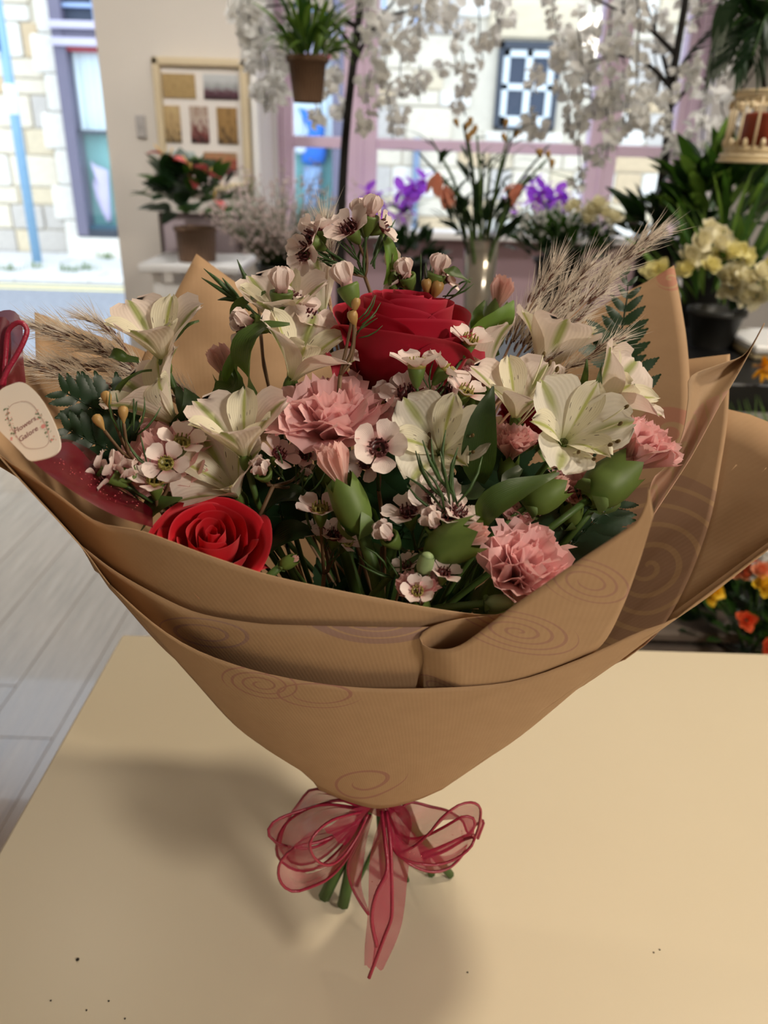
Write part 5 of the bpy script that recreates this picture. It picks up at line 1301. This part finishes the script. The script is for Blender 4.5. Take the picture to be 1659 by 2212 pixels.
def stalks(t, c0, tips, r, m, name='stem', sag=0):
    for q in tips: obj(name, MB().tube(crom([c0, c0.lerp(q, .5) + V((0, 0, .02)), q], 6), [r, r, r * .9, r * .8, r * .7, r * .5], 5), m, t)
def pot(t, c, r0, r1, h, m, name='pot', rim=.006, fill=None, n=20):
    T = Matrix.Translation(c)
    obj(name, MB().lathe([(.002, 0), (r0, 0), (r0, .004), (r1, h), (r1 + rim, h), (r1 + rim, h + .012), (r1 - .004, h + .012), (r1 - .008, h - .02)], n, M=T), m, t)
    obj('soil', MB().lathe([(r1 - .006, h - .02), (r1 * .5, h - .012), (.001, h - .012)], n, M=T), fill or M_soil, t)
# white stand with slatted sides on the left
ST = P(430, 562, 2.9); sx0, sx1 = P(322, 562, 2.9).x, P(532, 568, 2.9).x
ws = thing('plant_stand', 'white wooden plant stand with slatted sides under the brown pot', 'stand', ((sx0 + sx1) / 2, 2.95, 0))
obj('top', MB().box((sx0, 2.76, ST.z - .03), (sx1, 3.12, ST.z), bev=.006), M_white, ws, smooth=False)
for x in (sx0 + .04, sx1 - .07):
    for y in (2.79, 3.06): obj('leg', MB().box((x, y, 0), (x + .03, y + .03, ST.z - .03)), M_white, ws, smooth=False)
for z_ in (ST.z - .12, .25): obj('rail', MB().box((sx0 + .04, 2.795, z_), (sx1 - .04, 2.815, z_ + .05)), M_white, ws, smooth=False)
for k in range(8):
    x = sx0 + .085 + k * (sx1 - sx0 - .19) / 7
    obj('slat', MB().box((x, 2.80, .3), (x + .02, 2.81, ST.z - .1)), M_white, ws, smooth=False)
# anthurium
pc = P(427, 560, 2.88); pc.z = ST.z
an = thing('potted_anthurium', 'anthurium with coral spathes in a brown woven pot on the white stand', 'potted plant', pc)
pr_ = (P(470, 520, 2.88).x - P(384, 520, 2.88).x) / 2
ph_ = P(427, 490, 2.88).z - ST.z
tW = NT('woven_brown'); u_, v_, uv_ = tW.uv()
wv = tW.math('MULTIPLY', tW.math('SINE', tW.math('MULTIPLY', u_, 190)), tW.math('SINE', tW.math('MULTIPLY', v_, 60)))
M_woven = tW.surf(tW.mix(tW.math('ADD', tW.math('MULTIPLY', wv, .4), .5), C(92, 68, 52), C(128, 100, 78)), .8, bump=wv, bstr=.5)
pot(an, pc, pr_ * .92, pr_, ph_ - .012, M_woven)
ac = P(415, 425, 2.88)
an_l = [blade_leaf(.105, .062, q, 8).mesh('leaf', M_dgreen) for q in (.5, .9, 1.3)] + [blade_leaf(.105, .062, .8, 8).mesh('leaf', M_green)]
bush(an, ac, (.125, .11, .085), 74, an_l, low=-.75)
inst('leaf', an_l[3], an, MW[an.name].inverted() @ orient(P(355, 405, 2.86), (-1, 0, .05)) @ Matrix.Scale(.9, 4))
M_coral = mat('coral_spathe', (226, 108, 110), .3, .1, 30, transl=.2)
sp_m = blade_leaf(.075, .062, .9, 8, .3).mesh('spathe', M_coral)
for (x, y, dx, dz) in ((352, 334, -1, .35), (366, 340, .9, .1), (408, 358, -.6, .5), (412, 372, .4, -.6), (452, 382, .7, .2), (444, 374, -.3, .5), (462, 432, .6, -.2)):
    q = P(x, y, 2.8)
    inst('spathe', sp_m, an, MW[an.name].inverted() @ orient(q, (dx, -.4, dz), RND.uniform(-.5, .5)) @ Matrix.Scale(.8, 4))
    obj('spadix', MB().tube([q, q + V((dx * .02, -.02, .03))], [.004, .002], 6), mat('spadix_yellow', (226, 190, 110), .5), an)
    stalks(an, ac, [q], .002, M_stemg)
# bucket of wax heather
hb = P(610, 640, 2.4); hb.z = .0
hz = P(610, 574, 2.4).z; hr = (P(664, 580, 2.4).x - P(556, 580, 2.4).x) / 2
hs = thing('low_side_table', 'low dark side table that carries the zinc bucket by the window', 'table', (hb.x, 2.45, 0))
obj('top', MB().box((hb.x - .2, 2.25, hz - .30), (hb.x + .2, 2.65, hz - .27), bev=.004), M_black, hs, smooth=False)
for dx in (-.18, .15):
    for y in (2.27, 2.6): obj('leg', MB().box((hb.x + dx, y, 0), (hb.x + dx + .03, y + .03, hz - .30)), M_black, hs, smooth=False)
hbk = thing('heather_bucket', 'zinc bucket crowded with airy grey pink wax heather left of the window', 'flower bucket', (hb.x, 2.42, hz - .27))
pot(hbk, V((hb.x, 2.42, hz - .27)), hr * .72, hr, .26, M_dmetal)
hm, hg = MB(), MB()
hc = V((hb.x, 2.42, hz))
for k in range(260):
    a = RND.uniform(0, 6.28); sp = math.sqrt(RND.random()) * .95; L = RND.uniform(.11, .29)
    d = V((math.sin(sp) * math.cos(a), math.sin(sp) * math.sin(a) * .8, math.cos(sp)))
    b = hc + V((math.cos(a), math.sin(a), 0)) * RND.uniform(0, hr * .8)
    e = b + d * L
    hm.tube([b, b.lerp(e, .5) + V((0, 0, .01)), e], [.0016, .0012, .0006], 3)
    for q in range(9):
        p = b.lerp(e, RND.uniform(.35, 1.05)) + V([RND.uniform(-.016, .016) for _ in range(3)])
        hg.ball(p, RND.uniform(.0028, .0058), 5, 3)
tag(obj('stems', hm, M_stemg, hbk), kind='stuff')
tag(obj('tiny_flowers', hg, mat('heather_pink_grey', (206, 190, 190), .8, .2, 40), hbk), kind='stuff')
# tall metal vase with lilies
vp = P(1042, 516, 2.0); vr = (P(1080, 520, 2.0).x - P(1004, 520, 2.0).x) / 2
vs = thing('flower_shelf', 'dark low shelf in front of the window under the lily vase', 'shelf', (vp.x, 2.1, 0))
vz = P(1042, 760, 2.0).z
obj('board', MB().box((vp.x - .5, 1.88, vz - .03), (vp.x + .42, 2.45, vz), bev=.004), M_black, vs, smooth=False)
for dx in (-.48, .36):
    for y in (1.9, 2.38): obj('leg', MB().box((vp.x + dx, y, 0), (vp.x + dx + .03, y + .03, vz - .03)), M_black, vs, smooth=False)
vase = thing('lily_vase', 'tall silver vase of lily stems with a few peach blooms, before the window', 'vase', (vp.x, 2.0, vz))
T = Matrix.Translation((vp.x, 2.0, vz)); vh = vp.z - vz
obj('body', MB().lathe([(.001, 0), (vr * .7, 0), (vr * .72, .01), (vr * .8, vh * .4), (vr, vh), (vr - .004, vh), (vr * .75, vh * .4), (.001, .02)], 24, M=T), mat('silver_glass', (186, 180, 170), .18, .12, 9, metal=.7), vase)
vb = V((vp.x, 2.0, vz + vh * .5))
for i, (x, y, Y) in enumerate(((905, 330, 1.98), (930, 300, 2.02), (955, 380, 1.95), (1000, 268, 2.0), (1012, 300, 2.05), (1030, 290, 1.97), (1045, 330, 2.04), (1060, 350, 2.0), (1100, 285, 1.98), (1112, 280, 2.02), (1140, 380, 1.95), (1180, 345, 2.0), (1172, 330, 2.03), (985, 420, 2.0), (1075, 420, 2.0), (1110, 440, 1.97))):
    q = P(x, y, Y)
    rim = V((vp.x + (q.x - vp.x) * .28, 2.0 + (Y - 2.0), vp.z))
    obj('stem', MB().tube(crom([vb, rim, rim.lerp(q, .5) + V(((vp.x - q.x) * .12, 0, .01)), q], 9), [.0048, .0048, .0046, .0044, .004, .0038, .0034, .003, .002], 6), M_stemg if i % 3 else M_dgreen, vase)
    inv = MW[vase.name].inverted()
    for k in range(5):
        w = RND.uniform(.25, 1); p = rim.lerp(q, w)
        inst('leaf', leaf_me('lily', .075, .016, .9, M_dgreen)[k % 3], vase, inv @ orient(p, V((RND.uniform(-1, 1), RND.uniform(-1, 1), RND.uniform(.2, 1.4)))) @ Matrix.Scale(RND.uniform(.6, 1.1), 4))
    if i in (3, 5, 8, 11, 12):
        for k in range(3): inst('bud', tanb_me, vase, inv @ frame(q + V((RND.uniform(-.02, .02), 0, RND.uniform(-.01, .02))), V((RND.uniform(-.6, .6), 0, 1))) @ Matrix.Scale(2.2, 4))
M_peach = mat('peach_lily', (226, 150, 126), .5, .12, 20, transl=.3)
lily_p = blade_leaf(.062, .022, 1.0, 7).mesh('petal', M_peach)
for (x, y, Y, dx, dz) in ((948, 372, 1.95, -.3, -.6), (1128, 398, 1.95, -.6, -.25), (962, 400, 1.97, .3, -.8)):
    inv = MW[vase.name].inverted(); q = P(x, y, Y)
    for k in range(6):
        a = k * 1.047; base = V((dx, -.3, dz)).normalized(); o = base.orthogonal().normalized(); o = Matrix.Rotation(a, 3, base) @ o
        inst('petal', lily_p, vase, inv @ orient(q, base + o * .45))
bush(vase, P(1035, 500, 2.0), (.09, .08, .05), 40, leaf_me('lily', .075, .016, .9, M_dgreen), up=.9)
inst('leaf', leaf_me('lilyb', .11, .03, .4, M_green)[1], vase, MW[vase.name].inverted() @ orient(P(1178, 372, 2.0), (1, -.1, -.12)))
# orchids on the window sill
M_orchid = mat('violet_orchid', (196, 108, 240), .5, .12, 30, transl=.4)
orp = [blade_leaf(.066, .062, q, 6, .1).mesh('petal', M_orchid) for q in (.3, .7)]
for i, (lab, bx, fl) in enumerate((('violet orchid on the sill, left of the lily vase, flowers in two drooping clusters', 870, ((795, 415), (808, 436), (830, 452), (864, 412), (880, 425), (872, 455), (896, 405), (915, 388))), ('violet orchid on the sill, right of the lily vase', 1170, ((1106, 440), (1150, 400), (1172, 410), (1185, 432), (1208, 420), (1205, 442), (1160, 426), (1222, 436))))):
    b = P(bx, 492, 3.66); b.z = zs
    o = thing('orchid', lab, 'orchid', b, 'violet orchids on the window sill')
    pot(o, b, .035, .045, .06, M_white)
    for k in range(5): inst('leaf', leaf_me('orch', .14, .045, .9, M_green)[k % 3], o, MW[o.name].inverted() @ orient(b + V((0, 0, .07)), (math.cos(k * 1.3), math.sin(k * 1.3), .7)))
    for j, (x, y) in enumerate(fl):
        q = P(x, y, 3.60 + .03 * (j % 2))
        stalks(o, b + V((0, 0, .07)), [q], .002, M_stemg)
        for k in range(5): inst('petal', orp[k % 2], o, MW[o.name].inverted() @ orient(q, V((math.cos(k * 1.257 + j), -.25, math.sin(k * 1.257 + j)))))
        obj('lip', MB().ball(q + V((0, -.012, -.006)), (.008, .01, .008), 6, 4), mat('magenta_lip', (150, 30, 160), .5), o)
def bucket_plant(name, label, cat, cpx, Y, rpx, n, lm, bucket_m, group=None, drop=.2, up=.3, low=-.6, smin=.7, smax=1.2, floor_z=None):
    c = P(*cpx, Y); k = mpp(c); r = V((rpx[0] * k, rpx[0] * k * .8, rpx[1] * k))
    base = c - V((0, 0, r.z * .8 + drop))
    if floor_z is not None: base.z = floor_z
    t = thing(name, label, cat, base, group)
    h = max(.05, c.z - r.z * .55 - base.z)
    pot(t, base, r.x * .38, r.x * .52, h, bucket_m, 'bucket')
    bush(t, c, r, n, lm, up, low, smin=smin, smax=smax)
    return t, c, r
g1, c1, r1 = bucket_plant('leafy_pot', 'small dark leafy plant behind the crimson rose, left of the lily vase', 'potted plant', (890, 548), 2.2, (62, 40), 80, leaf_me('sm', .05, .022, .6, M_dgreen), M_dmetal, floor_z=vz)
g2, c2, r2 = bucket_plant('gypsophila_bucket', 'bucket of dark foliage topped with white gypsophila right of the lily vase', 'flower bucket', (1215, 535), 2.15, (105, 58), 150, leaf_me('sm', .05, .022, .6, M_dgreen) + leaf_me('sm2', .06, .02, .5, M_green), M_dmetal, floor_z=vz)
gm, gs = MB(), MB()
for k in range(420):
    x, y = RND.uniform(1100, 1330), 0; y = RND.gauss(470, 20) + abs(x - 1215) * .12
    q = P(x, y, RND.uniform(2.05, 2.25)); gm.ball(q, RND.uniform(.0025, .0055), 5, 3)
    if k % 5 == 0: gs.tube([q, c2 + V((RND.uniform(-.05, .05), 0, -.02))], .0008, 3)
tag(obj('tiny_flowers', gm, M_blossom, g2), kind='stuff'); tag(obj('fine_stems', gs, M_stemg, g2), kind='stuff')
M_creamf = mat('cream_flower', (242, 236, 206), .6, .1, 30, transl=.25)
def rosette(m, r, n=12, name='bloom'):
    mb = MB()
    for k in range(n):
        a = k * 2.4; t_ = k / n
        M = Matrix.Rotation(a, 4, 'Z') @ Matrix.Translation((r * .12, 0, r * .3 * (1 - t_))) @ Matrix.Rotation(-(1.25 - 1.1 * t_), 4, 'Y')
        b = blade_leaf(r * (.55 + .5 * t_), r * .8, -.5, 5, .35)
        b.v = [M @ v for v in b.v]
        mb.grid([b.v[j * 3:j * 3 + 3] for j in range(5)])
    return mb.mesh(name, m)
creamb = rosette(M_creamf, .03)
for i, (x, y) in enumerate(((1240, 455), (1275, 462), (1300, 468), (1322, 478), (1262, 478), (1290, 448))):
    inst('bloom', creamb, g2, MW[g2.name].inverted() @ frame(P(x, y, 2.02), V((RND.uniform(-.4, .4), -.6, .7)), RND.uniform(0, 6)))
# freesias on the right
MYEL = mat('pale_yellow_freesia', (238, 230, 168), .6, .1, 30, transl=.25)
g3, c3, r3 = bucket_plant('freesia_bucket', 'bucket of cream and pale yellow freesias with green stems on the right', 'flower bucket', (1560, 620), 1.75, (110, 105), 120, leaf_me('bl', .16, .016, .7, M_green) + leaf_me('bl2', .14, .014, .6, M_lgreen) + leaf_me('sm', .05, .022, .6, M_dgreen), M_dmetal, up=1.0, drop=.05)
fb = [rosette(M_creamf, .034), rosette(MYEL, .028)]
for (x, y, k) in ((1505, 515, 0), (1525, 505, 0), (1548, 520, 0), (1562, 540, 0), (1545, 535, 0), (1575, 552, 1), (1592, 548, 1), (1605, 556, 1), (1560, 556, 1), (1530, 580, 1), (1500, 545, 0), (1410, 592, 1), (1425, 585, 1), (1478, 560, 0), (1570, 590, 0), (1590, 600, 0), (1605, 610, 0), (1580, 622, 0), (1600, 632, 0), (1562, 604, 0), (1640, 600, 0), (1650, 625, 0), (1635, 640, 0), (1652, 575, 1), (1480, 590, 1), (1515, 560, 1)):
    inst('bloom', fb[k], g3, MW[g3.name].inverted() @ frame(P(x, y, 1.66 + RND.uniform(-.05, .05)), V((RND.uniform(-.5, .5), -.7, RND.uniform(0, .9))), RND.uniform(0, 6)))
# leafy shrub on the right
g4, c4, r4 = bucket_plant('leafy_shrub', 'full green shrub with glossy pointed leaves at the right under the lantern', 'potted plant', (1565, 440), 2.05, (125, 80), 190, leaf_me('sh', .10, .032, .6, M_green) + leaf_me('sh2', .10, .032, .6, M_lgreen) + leaf_me('sh3', .10, .032, .7, M_dgreen), M_dmetal, up=.5, drop=.3)
g5, c5, r5 = bucket_plant('foliage_bucket', 'dark spreading foliage between the gypsophila and the right shrub', 'flower bucket', (1425, 495), 2.1, (85, 55), 110, leaf_me('sm2', .06, .02, .5, M_green) + leaf_me('sh3', .10, .032, .7, M_dgreen), M_dmetal, up=.2, floor_z=vz)
# palm overhead on the right
pt = P(1655, 10, 1.75)
pal = thing('hanging_palm', 'dark palm fronds hanging into view at the top right corner', 'palm', pt)
for (x, y, dx, dy) in ((1650, 30, -115, 80), (1650, 45, -100, 50), (1660, 50, -70, 70), (1640, 10, -90, 20), (1665, 30, -40, 90), (1668, 10, -110, -10)):
    a, b = P(x, y, 1.75), P(x + dx, y + dy, 1.68)
    pts = crom([a, a.lerp(b, .5) + V((0, 0, .025)), b], 12)
    obj('rachis', MB().tube(pts, .0022, 5), M_green, pal)
    inv = MW[pal.name].inverted()
    for j in range(1, 12):
        d = (pts[j] - pts[j - 1]).normalized(); s = d.cross(V((0, -1, 0))).normalized()
        for sg in (-1, 1): inst('leaflet', leaf_me('palm', .075, .013, .5, M_dgreen)[j % 3], pal, inv @ orient(pts[j], d + s * sg * .9 + V((0, -.2, -.1))))
obj('stem', MB().tube(crom([P(1665, -20, 1.76), P(1645, 120, 1.78), P(1652, 190, 1.8)], 8), .004, 6), M_bark, pal)
# lantern
M_cream = mat('cream_filigree', (232, 214, 178), .5, .1, 40)
la, lb_ = P(1602, 195, 1.8), P(1592, 345, 1.8)
lw = .085; lx = P(1640, 270, 1.8).x + .02
lan = thing('lantern', 'cream filigree lantern with red brown pillar candle inside, upper right', 'lantern', (lx, 1.8, lb_.z))
T = Matrix.Translation((lx, 1.8, 0))
hh = la.z - lb_.z
for z0, z1, rr in ((lb_.z, lb_.z + .012, lw), (lb_.z + .012, lb_.z + .026, lw - .006), (la.z - .022, la.z - .008, lw - .008), (la.z - .008, la.z, lw - .002)): obj('band', MB().lathe([(rr - .004, z0), (rr, z0), (rr, z1), (rr - .004, z1)], 28, M=T), M_cream, lan)
for k in range(14):
    a = k * .4488
    obj('bar', MB().tube([V((lx + (lw - .006) * math.cos(a), 1.8 + (lw - .006) * math.sin(a), lb_.z + .02)), V((lx + (lw - .008) * math.cos(a), 1.8 + (lw - .008) * math.sin(a), la.z - .015))], .0026, 6), M_cream, lan)
    for z_ in (lb_.z + .032, la.z - .028): obj('scallop', MB().ball((lx + (lw - .005) * math.cos(a + .22), 1.8 + (lw - .005) * math.sin(a + .22), z_), (.006, .006, .009), 6, 4), M_cream, lan)
obj('candle', MB().lathe([(.001, lb_.z + .012), (.052, lb_.z + .012), (.052, la.z - .045), (.046, la.z - .04), (.001, la.z - .043)], 20, M=T), mat('red_brown_wax', (146, 58, 30), .5, .1, 10, transl=.15), lan)
obj('base', MB().lathe([(.001, lb_.z - .006), (lw + .004, lb_.z - .006), (lw + .004, lb_.z), (.001, lb_.z + .001)], 28, M=T), M_cream, lan)
obj('hanger', MB().tube(crom([V((lx - .07, 1.8, la.z)), V((lx, 1.8, la.z + .12)), V((lx + .07, 1.8, la.z))], 12), .002, 5), M_bark, lan)
# display rack at the right
rk = thing('display_rack', 'black tiered display rack holding the flowers at the right edge', 'rack', (P(1600, 840, 1.5).x, 1.5, 0))
z1_ = P(1560, 806, 1.5).z; z2_ = P(1560, 1000, 1.5).z
rx0 = P(1475, 840, 1.5).x
def rb(name, lo, hi, m): obj(name, MB().box(lo, hi, bev=.003), m, rk, smooth=False)
rb('shelf', (rx0, 1.42, z1_ - .055), (rx0 + .8, 1.95, z1_), M_black)
rb('shelf', (rx0, 1.30, .30), (rx0 + .8, 1.95, .33), M_black)
for x in (rx0, rx0 + .76):
    for y in (1.44, 1.9): rb('post', (x, y, 0), (x + .03, y + .03, z1_ - .05), M_black)
zc1 = z1_
M_box = mat('cream_card_box', (222, 206, 166), .7, .08, 10)
bx0 = P(1590, 780, 1.7)
cb = thing('card_box', 'cream card box on the black rack behind the freesias', 'box', (P(1625, 770, 1.7).x, 1.72, z1_))
obj('box', MB().box((P(1590, 770, 1.7).x, 1.62, z1_), (P(1700, 770, 1.7).x, 1.8, P(1620, 745, 1.7).z), bev=.004), M_box, cb, smooth=False)
obj('lid', MB().box((P(1586, 770, 1.7).x, 1.61, P(1620, 745, 1.7).z), (P(1704, 770, 1.7).x, 1.81, P(1620, 728, 1.7).z), bev=.004), M_white, cb, smooth=False)
gp = P(1652, 795, 1.42)
ger = thing('yellow_gerbera', 'golden yellow gerbera at the right edge above the black shelf', 'gerbera', gp)
gpm = blade_leaf(.030, .009, .3, 5).mesh('petal', mat('golden_petal', (246, 180, 20), .6, .1, 40, transl=.2))
for k in range(34):
    a = k * 2.4; inst('petal', gpm, ger, MW[ger.name].inverted() @ orient(gp, V((math.cos(a), -.25 - .4 * (k % 3), math.sin(a)))) @ Matrix.Scale(1 - .12 * (k % 3), 4))
obj('eye', MB().ball(gp + V((0, -.008, 0)), (.010, .006, .010), 10, 6), mat('amber_eye', (206, 130, 20), .8, .3, 300), ger)
stalks(ger, P(1665, 900, 1.45), [gp], .003, M_stemg)
gq = P(1650, 965, 1.36)
gr = thing('grass_plant', 'fine bright green grass plant at the right behind the paper', 'grass plant', gq - V((0, 0, .18)))
pot(gr, gq - V((0, 0, .24)), .05, .07, .16, M_dmetal)
gb = MB()
for k in range(420):
    a = RND.uniform(0, 6.28); s_ = RND.uniform(.3, 1.5); L = RND.uniform(.10, .19)
    b = gq + V((RND.uniform(-.05, .05), RND.uniform(-.04, .04), -.07)); d = V((math.cos(a) * math.sin(s_), math.sin(a) * math.sin(s_), math.cos(s_)))
    gb.tube([b, b + d * L * .5 + V((0, 0, .02)), b + d * L - V((0, 0, .03 * s_))], [.0014, .0012, .0003], 3)
tag(obj('blades', gb, M_lgreen, gr), kind='stuff')
# buckets of roses low on the right
MO = mat('orange_rose', (236, 104, 62), .5, .1, 30, transl=.2); MYR = mat('yellow_rose', (240, 200, 50), .5, .1, 30, transl=.2); MPE = mat('peach_rose', (240, 164, 128), .5, .1, 30, transl=.2)
rz = {'o': rosette(MO, .026), 'y': rosette(MYR, .026), 'p': rosette(MPE, .026), 'w': rosette(M_blossom, .02)}
g6, c6, r6 = bucket_plant('mixed_rose_bucket', 'bucket of yellow and orange roses with dark leaves, low at the right edge', 'flower bucket', (1640, 1330), 1.28, (150, 115), 230, leaf_me('rl', .055, .03, .6, M_dgreen) + leaf_me('rl2', .05, .028, .6, M_green), M_dmetal, up=.4, low=-.95, floor_z=.33)
for (x, y, Y, k) in ((1538, 1276, 1.16, 'y'), (1530, 1288, 1.17, 'y'), (1640, 1258, 1.16, 'y'), (1655, 1270, 1.15, 'y'), (1612, 1340, 1.14, 'o'), (1640, 1232, 1.17, 'p'), (1618, 1225, 1.2, 'o'), (1600, 1235, 1.2, 'p'), (1656, 1400, 1.15, 'o'), (1700, 1330, 1.15, 'y'), (1720, 1260, 1.16, 'p')):
    q = P(x, y, Y); stalks(g6, c6 - V((0, 0, .1)), [q], .002, M_stemg)
    inst('rose_bloom', rz[k], g6, MW[g6.name].inverted() @ frame(q, V((RND.uniform(-.4, .4), -.8, .6)), RND.uniform(0, 6)) @ Matrix.Scale(.85, 4))
gm = MB()
for k in range(160): gm.ball(P(RND.gauss(1650, 16), RND.gauss(1215, 18), RND.uniform(1.18, 1.26)), RND.uniform(.002, .005), 5, 3)
tag(obj('tiny_flowers', gm, M_blossom, g6), kind='stuff')
g7, c7, r7 = bucket_plant('dark_leaf_bucket', 'bucket of dark leaves low on the rack left of the roses', 'flower bucket', (1510, 1370), 1.42, (95, 75), 120, leaf_me('rl', .055, .03, .6, M_dgreen), M_dmetal, up=.3, low=-.9, floor_z=.33)
cbx = P(1400, 1385, 1.35)
cr = thing('brown_crate', 'grey brown crate on the floor just past the far counter edge', 'crate', (cbx.x, 1.35, 0))
for k in range(4): obj('plank', MB().box((cbx.x - .16, 1.25, .02 + k * .14), (cbx.x + .12, 1.27, .14 + k * .14), bev=.004), mat('weathered_wood', (110, 98, 90), .8, .2, 14), cr, smooth=False)
obj('lid', MB().box((cbx.x - .17, 1.24, .58), (cbx.x + .13, 1.56, .60), bev=.004), mat('weathered_wood_top', (104, 92, 84), .8, .2, 14), cr, smooth=False)
for k in range(2): obj('side_panel', MB().box((cbx.x - .16 + k * .26, 1.27, .02), (cbx.x - .14 + k * .26, 1.55, .58)), mat('weathered_wood_side', (100, 90, 84), .8, .2, 14), cr, smooth=False)
# hanging basket by the window
hbp = P(665, 222, 2.12); hbt = P(665, 135, 2.12); hbr = (P(708, 150, 2.12).x - P(626, 150, 2.12).x) / 2
hk = thing('hanging_basket', 'brown hanging basket with a green spider plant among the blossom', 'hanging basket', hbp)
pot(hk, hbp, hbr * .78, hbr, hbt.z - hbp.z, M_woven)
sg_ = leaf_me('spider', .14, .012, 1.5, M_lgreen, 9) + leaf_me('spider2', .13, .011, 1.3, M_green, 9)
bush(hk, hbt + V((0, 0, .012)), (.045, .045, .035), 110, sg_, up=.75, low=-.3)
for dx in (-1, 0, 1): obj('cord', MB().tube([V((hbp.x + dx * hbr, 2.12 + (.0 if dx else hbr), hbt.z)), V((hbp.x, 2.12, 2.7))], .0025, 5), M_white, hk)
# white blossom trees
def blossom_me(seed):
    r_ = random.Random(seed); mb = MB()
    for k in range(9):
        d = V((r_.uniform(-1, 1), r_.uniform(-1, 1), r_.uniform(-1, 1))).normalized(); p = d * .006
        b = blade_leaf(r_.uniform(.026, .042), .032, r_.uniform(.3, 1.2), 4, .4)
        M = orient(p, d + V((0, 0, -.1)), r_.uniform(-1.5, 1.5)); v = [M @ q for q in b.v]
        mb.grid([v[j * 3:j * 3 + 3] for j in range(4)])
    return mb.mesh('blossom', M_blossom)
bl_me = [blossom_me(k) for k in range(5)]
def tree(label, trunk, Y, strands, branches, group=None):
    b = P(*trunk[0], Y); base = V((b.x, Y, 0))
    t = thing('blossom_tree', label, 'tree', base)
    inv = MW[t.name].inverted()
    pts = crom([P(x, y, Y) for x, y in trunk], 14)
    lowp = [V((pts[0].x + .02, Y, .16)), pts[0].lerp(V((pts[0].x + .02, Y, .16)), .5)]
    obj('trunk', MB().tube(crom(lowp + pts, 22), [.021 - .0006 * i for i in range(22)], 8), M_bark, t)
    pot(t, base, .10, .13, .2, M_dmetal)
    for br in branches: obj('branch', MB().tube(crom([P(x, y, Y + dy) for x, y, dy in br], 10), [.007 - .0006 * i for i in range(10)], 5), M_bark, t)
    for (x, ya, yb, n, dy) in strands:
        q = [P(x + RND.uniform(-6, 6), lerp(ya, yb, k / 4), Y + dy) for k in range(5)]
        obj('twig', MB().tube(crom(q, 8), .0022, 4), M_bark, t)
        for k in range(max(2, int(n * .68))):
            p = P(x + RND.gauss(0, 13), lerp(ya, yb, (k + RND.random()) / max(2, int(n * .68))), Y + dy + RND.uniform(-.03, .03))
            inst('blossom', bl_me[RND.randrange(5)], t, inv @ Matrix.Translation(p) @ Matrix.Rotation(RND.uniform(0, 6), 4, 'Z') @ Matrix.Rotation(RND.uniform(-1, 1), 4, 'X') @ Matrix.Scale(RND.uniform(.6, 1.05), 4))
    return t
tree('white blossom tree with black trunk left of centre, garlands over the hanging basket', [(735, 520), (738, 440), (746, 300), (758, 180), (772, 60), (790, -80)], 2.3,
     [(515, -20, 30, 6, 0), (540, -20, 120, 13, 0), (562, 10, 150, 12, .1), (575, 120, 240, 11, 0), (600, 60, 215, 12, .1), (628, -20, 30, 4, 0), (690, -20, 40, 4, .1), (690, 160, 265, 8, 0), (722, -20, 110, 10, 0), (720, 140, 190, 5, .1), (745, 220, 260, 4, .1), (790, -20, 120, 10, 0), (795, 150, 280, 9, -.05), (815, 30, 90, 5, .1), (838, 60, 250, 9, 0), (850, 230, 300, 4, .1), (870, -20, 210, 11, .1), (900, -20, 120, 7, 0), (905, 140, 220, 4, .1), (930, -20, 60, 5, 0), (960, -20, 30, 4, .1)],
     [[(772, 60, 0), (720, 30, 0), (650, 10, 0), (560, 15, 0)], [(766, 110, 0), (730, 60, -.05), (690, 20, -.1), (660, -40, -.1)], [(770, 90, 0), (815, 40, .05), (850, 5, .1), (880, -50, .1)], [(764, 140, 0), (800, 70, 0), (850, 30, .05), (920, 20, .1)]])
tree('white blossom tree with black trunk on the right before the window edge', [(1418, 480), (1425, 420), (1440, 320), (1448, 200), (1468, 80), (1490, -60)], 2.2,
     [(985, 20, 150, 5, .2), (1000, 100, 250, 8, .2), (1030, -20, 100, 5, .2), (1045, 70, 150, 5, .2), (1075, -20, 50, 4, .2), (1150, 230, 300, 5, .05), (1165, 150, 180, 3, .05), (1200, -20, 140, 9, .1), (1222, 80, 220, 9, .05), (1232, 240, 290, 4, 0), (1252, 60, 400, 19, 0), (1280, -20, 260, 14, .05), (1310, 200, 340, 8, 0), (1322, 20, 290, 14, 0), (1345, -20, 140, 9, .1), (1352, 150, 300, 9, 0), (1378, -20, 220, 13, -.05), (1392, 180, 300, 7, 0), (1418, 20, 200, 10, .05), (1440, 250, 360, 5, -.05), (1462, 150, 210, 4, -.05), (1490, 120, 180, 4, 0), (1510, -20, 60, 5, .05), (1520, 190, 330, 7, .1), (1560, -20, 40, 4, .1), (1560, 150, 300, 6, .15), (1590, 180, 280, 4, .15)],
     [[(1462, 120, 0), (1400, 60, 0), (1330, 20, 0), (1250, -20, 0)], [(1450, 190, 0), (1400, 140, 0), (1340, 120, 0), (1270, 135, 0)], [(1445, 210, 0), (1480, 130, 0), (1540, 60, 0), (1580, 20, 0)], [(1448, 180, 0), (1420, 80, .1), (1380, -40, .1)], [(1442, 240, 0), (1500, 180, .05), (1570, 160, .1)]])
